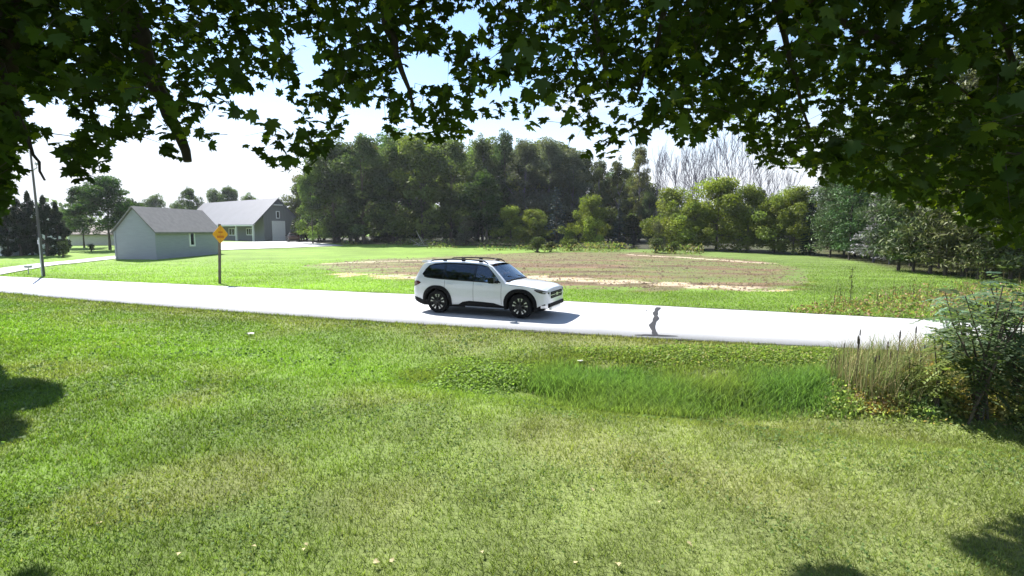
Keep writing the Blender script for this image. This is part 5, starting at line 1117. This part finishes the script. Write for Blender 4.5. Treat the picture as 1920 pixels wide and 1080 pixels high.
# fringe of weeds along the foot of the wood, bushes behind the field
x, y = region(9000, [640, 980, 1320, 1320, 1100, 980, 640], [457, 459, 472, 478, 474, 473, 460]); n = len(x); dn = sstep(.35, .7, snoise(x, y, .35, 66)); k = rng.random(n) < dn; x, y, dn = x[k], y[k], dn[k]; n = len(x)
put('field_edge_weeds', cards(np.stack([x, y, height(x, y) + rng.random(n) * (.2 + .7 * dn)], -1), .25 * rng.uniform(.5, 1.4, n), np.where(rng.random((n, 1)) < .4, [.27, .22, .12], [.16, .21, .06]) * rng.uniform(.6, 1.4, (n, 1)), .5, 1), M['crown'], label='scrubby weeds between the tilled plot and the wood', kind='stuff')
for px, py, hh, lb, ti in [(1008, 473, 1.6, 'olive bush at the far left corner of the tilled plot', (1, 1, 1)), (1032, 472, 1.1, 'low bush right of the olive one at the far edge of the tilled plot', (1.2, 1.0, 1)), (1070, 470, 1.3, 'rounded bush at the far edge of the tilled plot', (1.3, 1.2, .9)), (1228, 474, 1.5, 'bush at the far edge of the tilled plot below the pale grey shrub', (1.1, 1.1, 1)), (1262, 475, 1.2, 'low bush at the right far corner of the tilled plot', (1.3, 1.3, 1))]:
    p = G(px, py); plant('shrub_c', px, float(p[1]), None, hh, 1.5, lb, None, ti)
# bleached branch pile
p = G(795, 461); t = thing('branch_pile', 'heap of bleached cut branches at the foot of the wood', 'branch pile', tuple(p)); r = random.Random(4)
for a, b, rad in [((-.6, 0, .1), (-1.9, .3, .9), .05), ((0, 0, .1), (-1.0, 0, 2.0), .06), ((-1.4, 0, .1), (1.0, .3, .5), .06), ((-.8, -.3, .05), (1.5, 0, .25), .05), ((.1, .2, .1), (-.4, .3, 1.2), .035), ((-.9, 0, .3), (.6, -.3, .9), .03), ((.3, 0, .1), (1.3, .2, .8), .03)]:
    mb = MB(); m_ = (Vector(a) + Vector(b)) / 2 + Vector((r.gauss(0, .08), 0, r.gauss(0, .08))); mb.tube([a, m_, b], [rad, rad * .8, rad * .4], 6); mb.build('branch', M['deadwood'], t)
# clods and stubble on the tilled plot
pp = np.array(FIELD); n = 3600; x = rng.uniform(pp[:, 0].min(), pp[:, 0].max(), n * 2); y = 19 + (58 - 19) * rng.random(n * 2) ** 1.6; k = inside(x, y, FIELD); x, y = x[k], y[k]; n = len(x); s = rng.uniform(.02, .07, n) * (1 + (rng.random(n) < .06) * .8)
tet = np.array([[-1, -.6, -.1], [1, -.6, -.1], [0, 1, -.1], [.1, 0, .8]]); a = rng.uniform(0, 6.28, n); ca, sa = np.cos(a), np.sin(a)
V = np.stack([np.stack([x + (ca * q[0] - sa * q[1]) * s * 1.3, y + (sa * q[0] + ca * q[1]) * s, height(x, y) + q[2] * s], -1) for q in tet], 1).reshape(-1, 3); b_ = (np.arange(n) * 4)[:, None]
F = np.concatenate([b_ + np.array(f)[None] for f in ([0, 1, 3], [1, 2, 3], [2, 0, 3])]); put('soil_clods', (V, F, np.repeat(np.where(rng.random((n, 1)) < .25, [.24, .19, .12], [.14, .10, .065]) * rng.uniform(.6, 1.3, (n, 1)), 4, 0)), M['straw'], label='clods and stubble on the tilled brown plot', kind='stuff')
# fallen leaves and small litter on the near lawn
e3 = np.eye(3); V, F, C = leaf_geo(np.zeros((1, 3)), e3[None, 0], e3[None, 1], e3[None, 2], np.ones(1), np.array([[.50, .43, .24]]), -.4); fl = npmesh('fallen_leaf', V, F, M['straw'], C)
for i, (px, py, lb) in enumerate([(338, 1048, 'pale curled leaf on the lawn, leftmost of those near the bottom edge'), (476, 1034, 'tiny pale leaf on the lawn left of the pair of leaves'), (574, 1031, 'upper leaf of the close pair on the lawn'), (572, 1039, 'lower leaf of the close pair on the lawn'), (705, 1064, 'pale leaf beside the dark leaf at the bottom edge'), (735, 1061, 'brownish leaf at the bottom edge left of the centre'), (903, 1045, 'pale leaf on the lawn near the bottom, just left of the centre'), (1292, 1030, 'crooked pale leaf on the lawn right of the bottom centre'), (1158, 1068, 'pale leaf at the bottom edge right of the centre'), (1080, 1065, 'small brown leaf at the bottom edge near the centre'), (1110, 926, 'tiny pale leaf on the open lawn right of the centre'), (1237, 949, 'small white leaf on the open lawn, highest of the right hand ones'), (186, 990, 'flat pale leaf on the lawn at the lower left')]):
    p = G(px, py); o = link('fallen_leaf', fl, None, (p[0], p[1], p[2] + .045), (R(random.uniform(-25, 25)), R(random.uniform(-25, 25)), random.uniform(0, 6.28))); s = random.uniform(.035, .065); o.scale = (s, s, s); tag(o, lb, 'leaf')
for px, py, nm, lb, s in [(470, 629, 'crumpled_paper', 'crumpled pale litter on the verge below the road', .06), (1088, 681, 'crumpled_paper', 'white scrap of litter at the top of the ditch', .04)]:
    p = G(px, py); bm = bmesh.new(); bmesh.ops.create_icosphere(bm, subdivisions=2, radius=1)
    for v in bm.verts: v.co *= random.uniform(.7, 1.25); v.co.z *= .4
    me = bpy.data.meshes.new(nm); bm.to_mesh(me); bm.free(); me.materials.append(M['litter']); o = link(nm, me, None, (p[0], p[1], p[2] + .05)); o.scale = (s * 1.5, s, s); tag(o, lb, 'litter')
p = G(54, 514); mb = MB(); mb.tube([(0, 0, 0), (0, 0, .42)], .03, 6); mb.box((-.16, -.1, .36), (.16, .1, .5)); o = mb.build('utility_box', M['porcelain'], None, 0, .02); o.location = tuple(p); tag(o, 'low grey utility box on a stub beside the pole foot', 'utility box')
print('done')
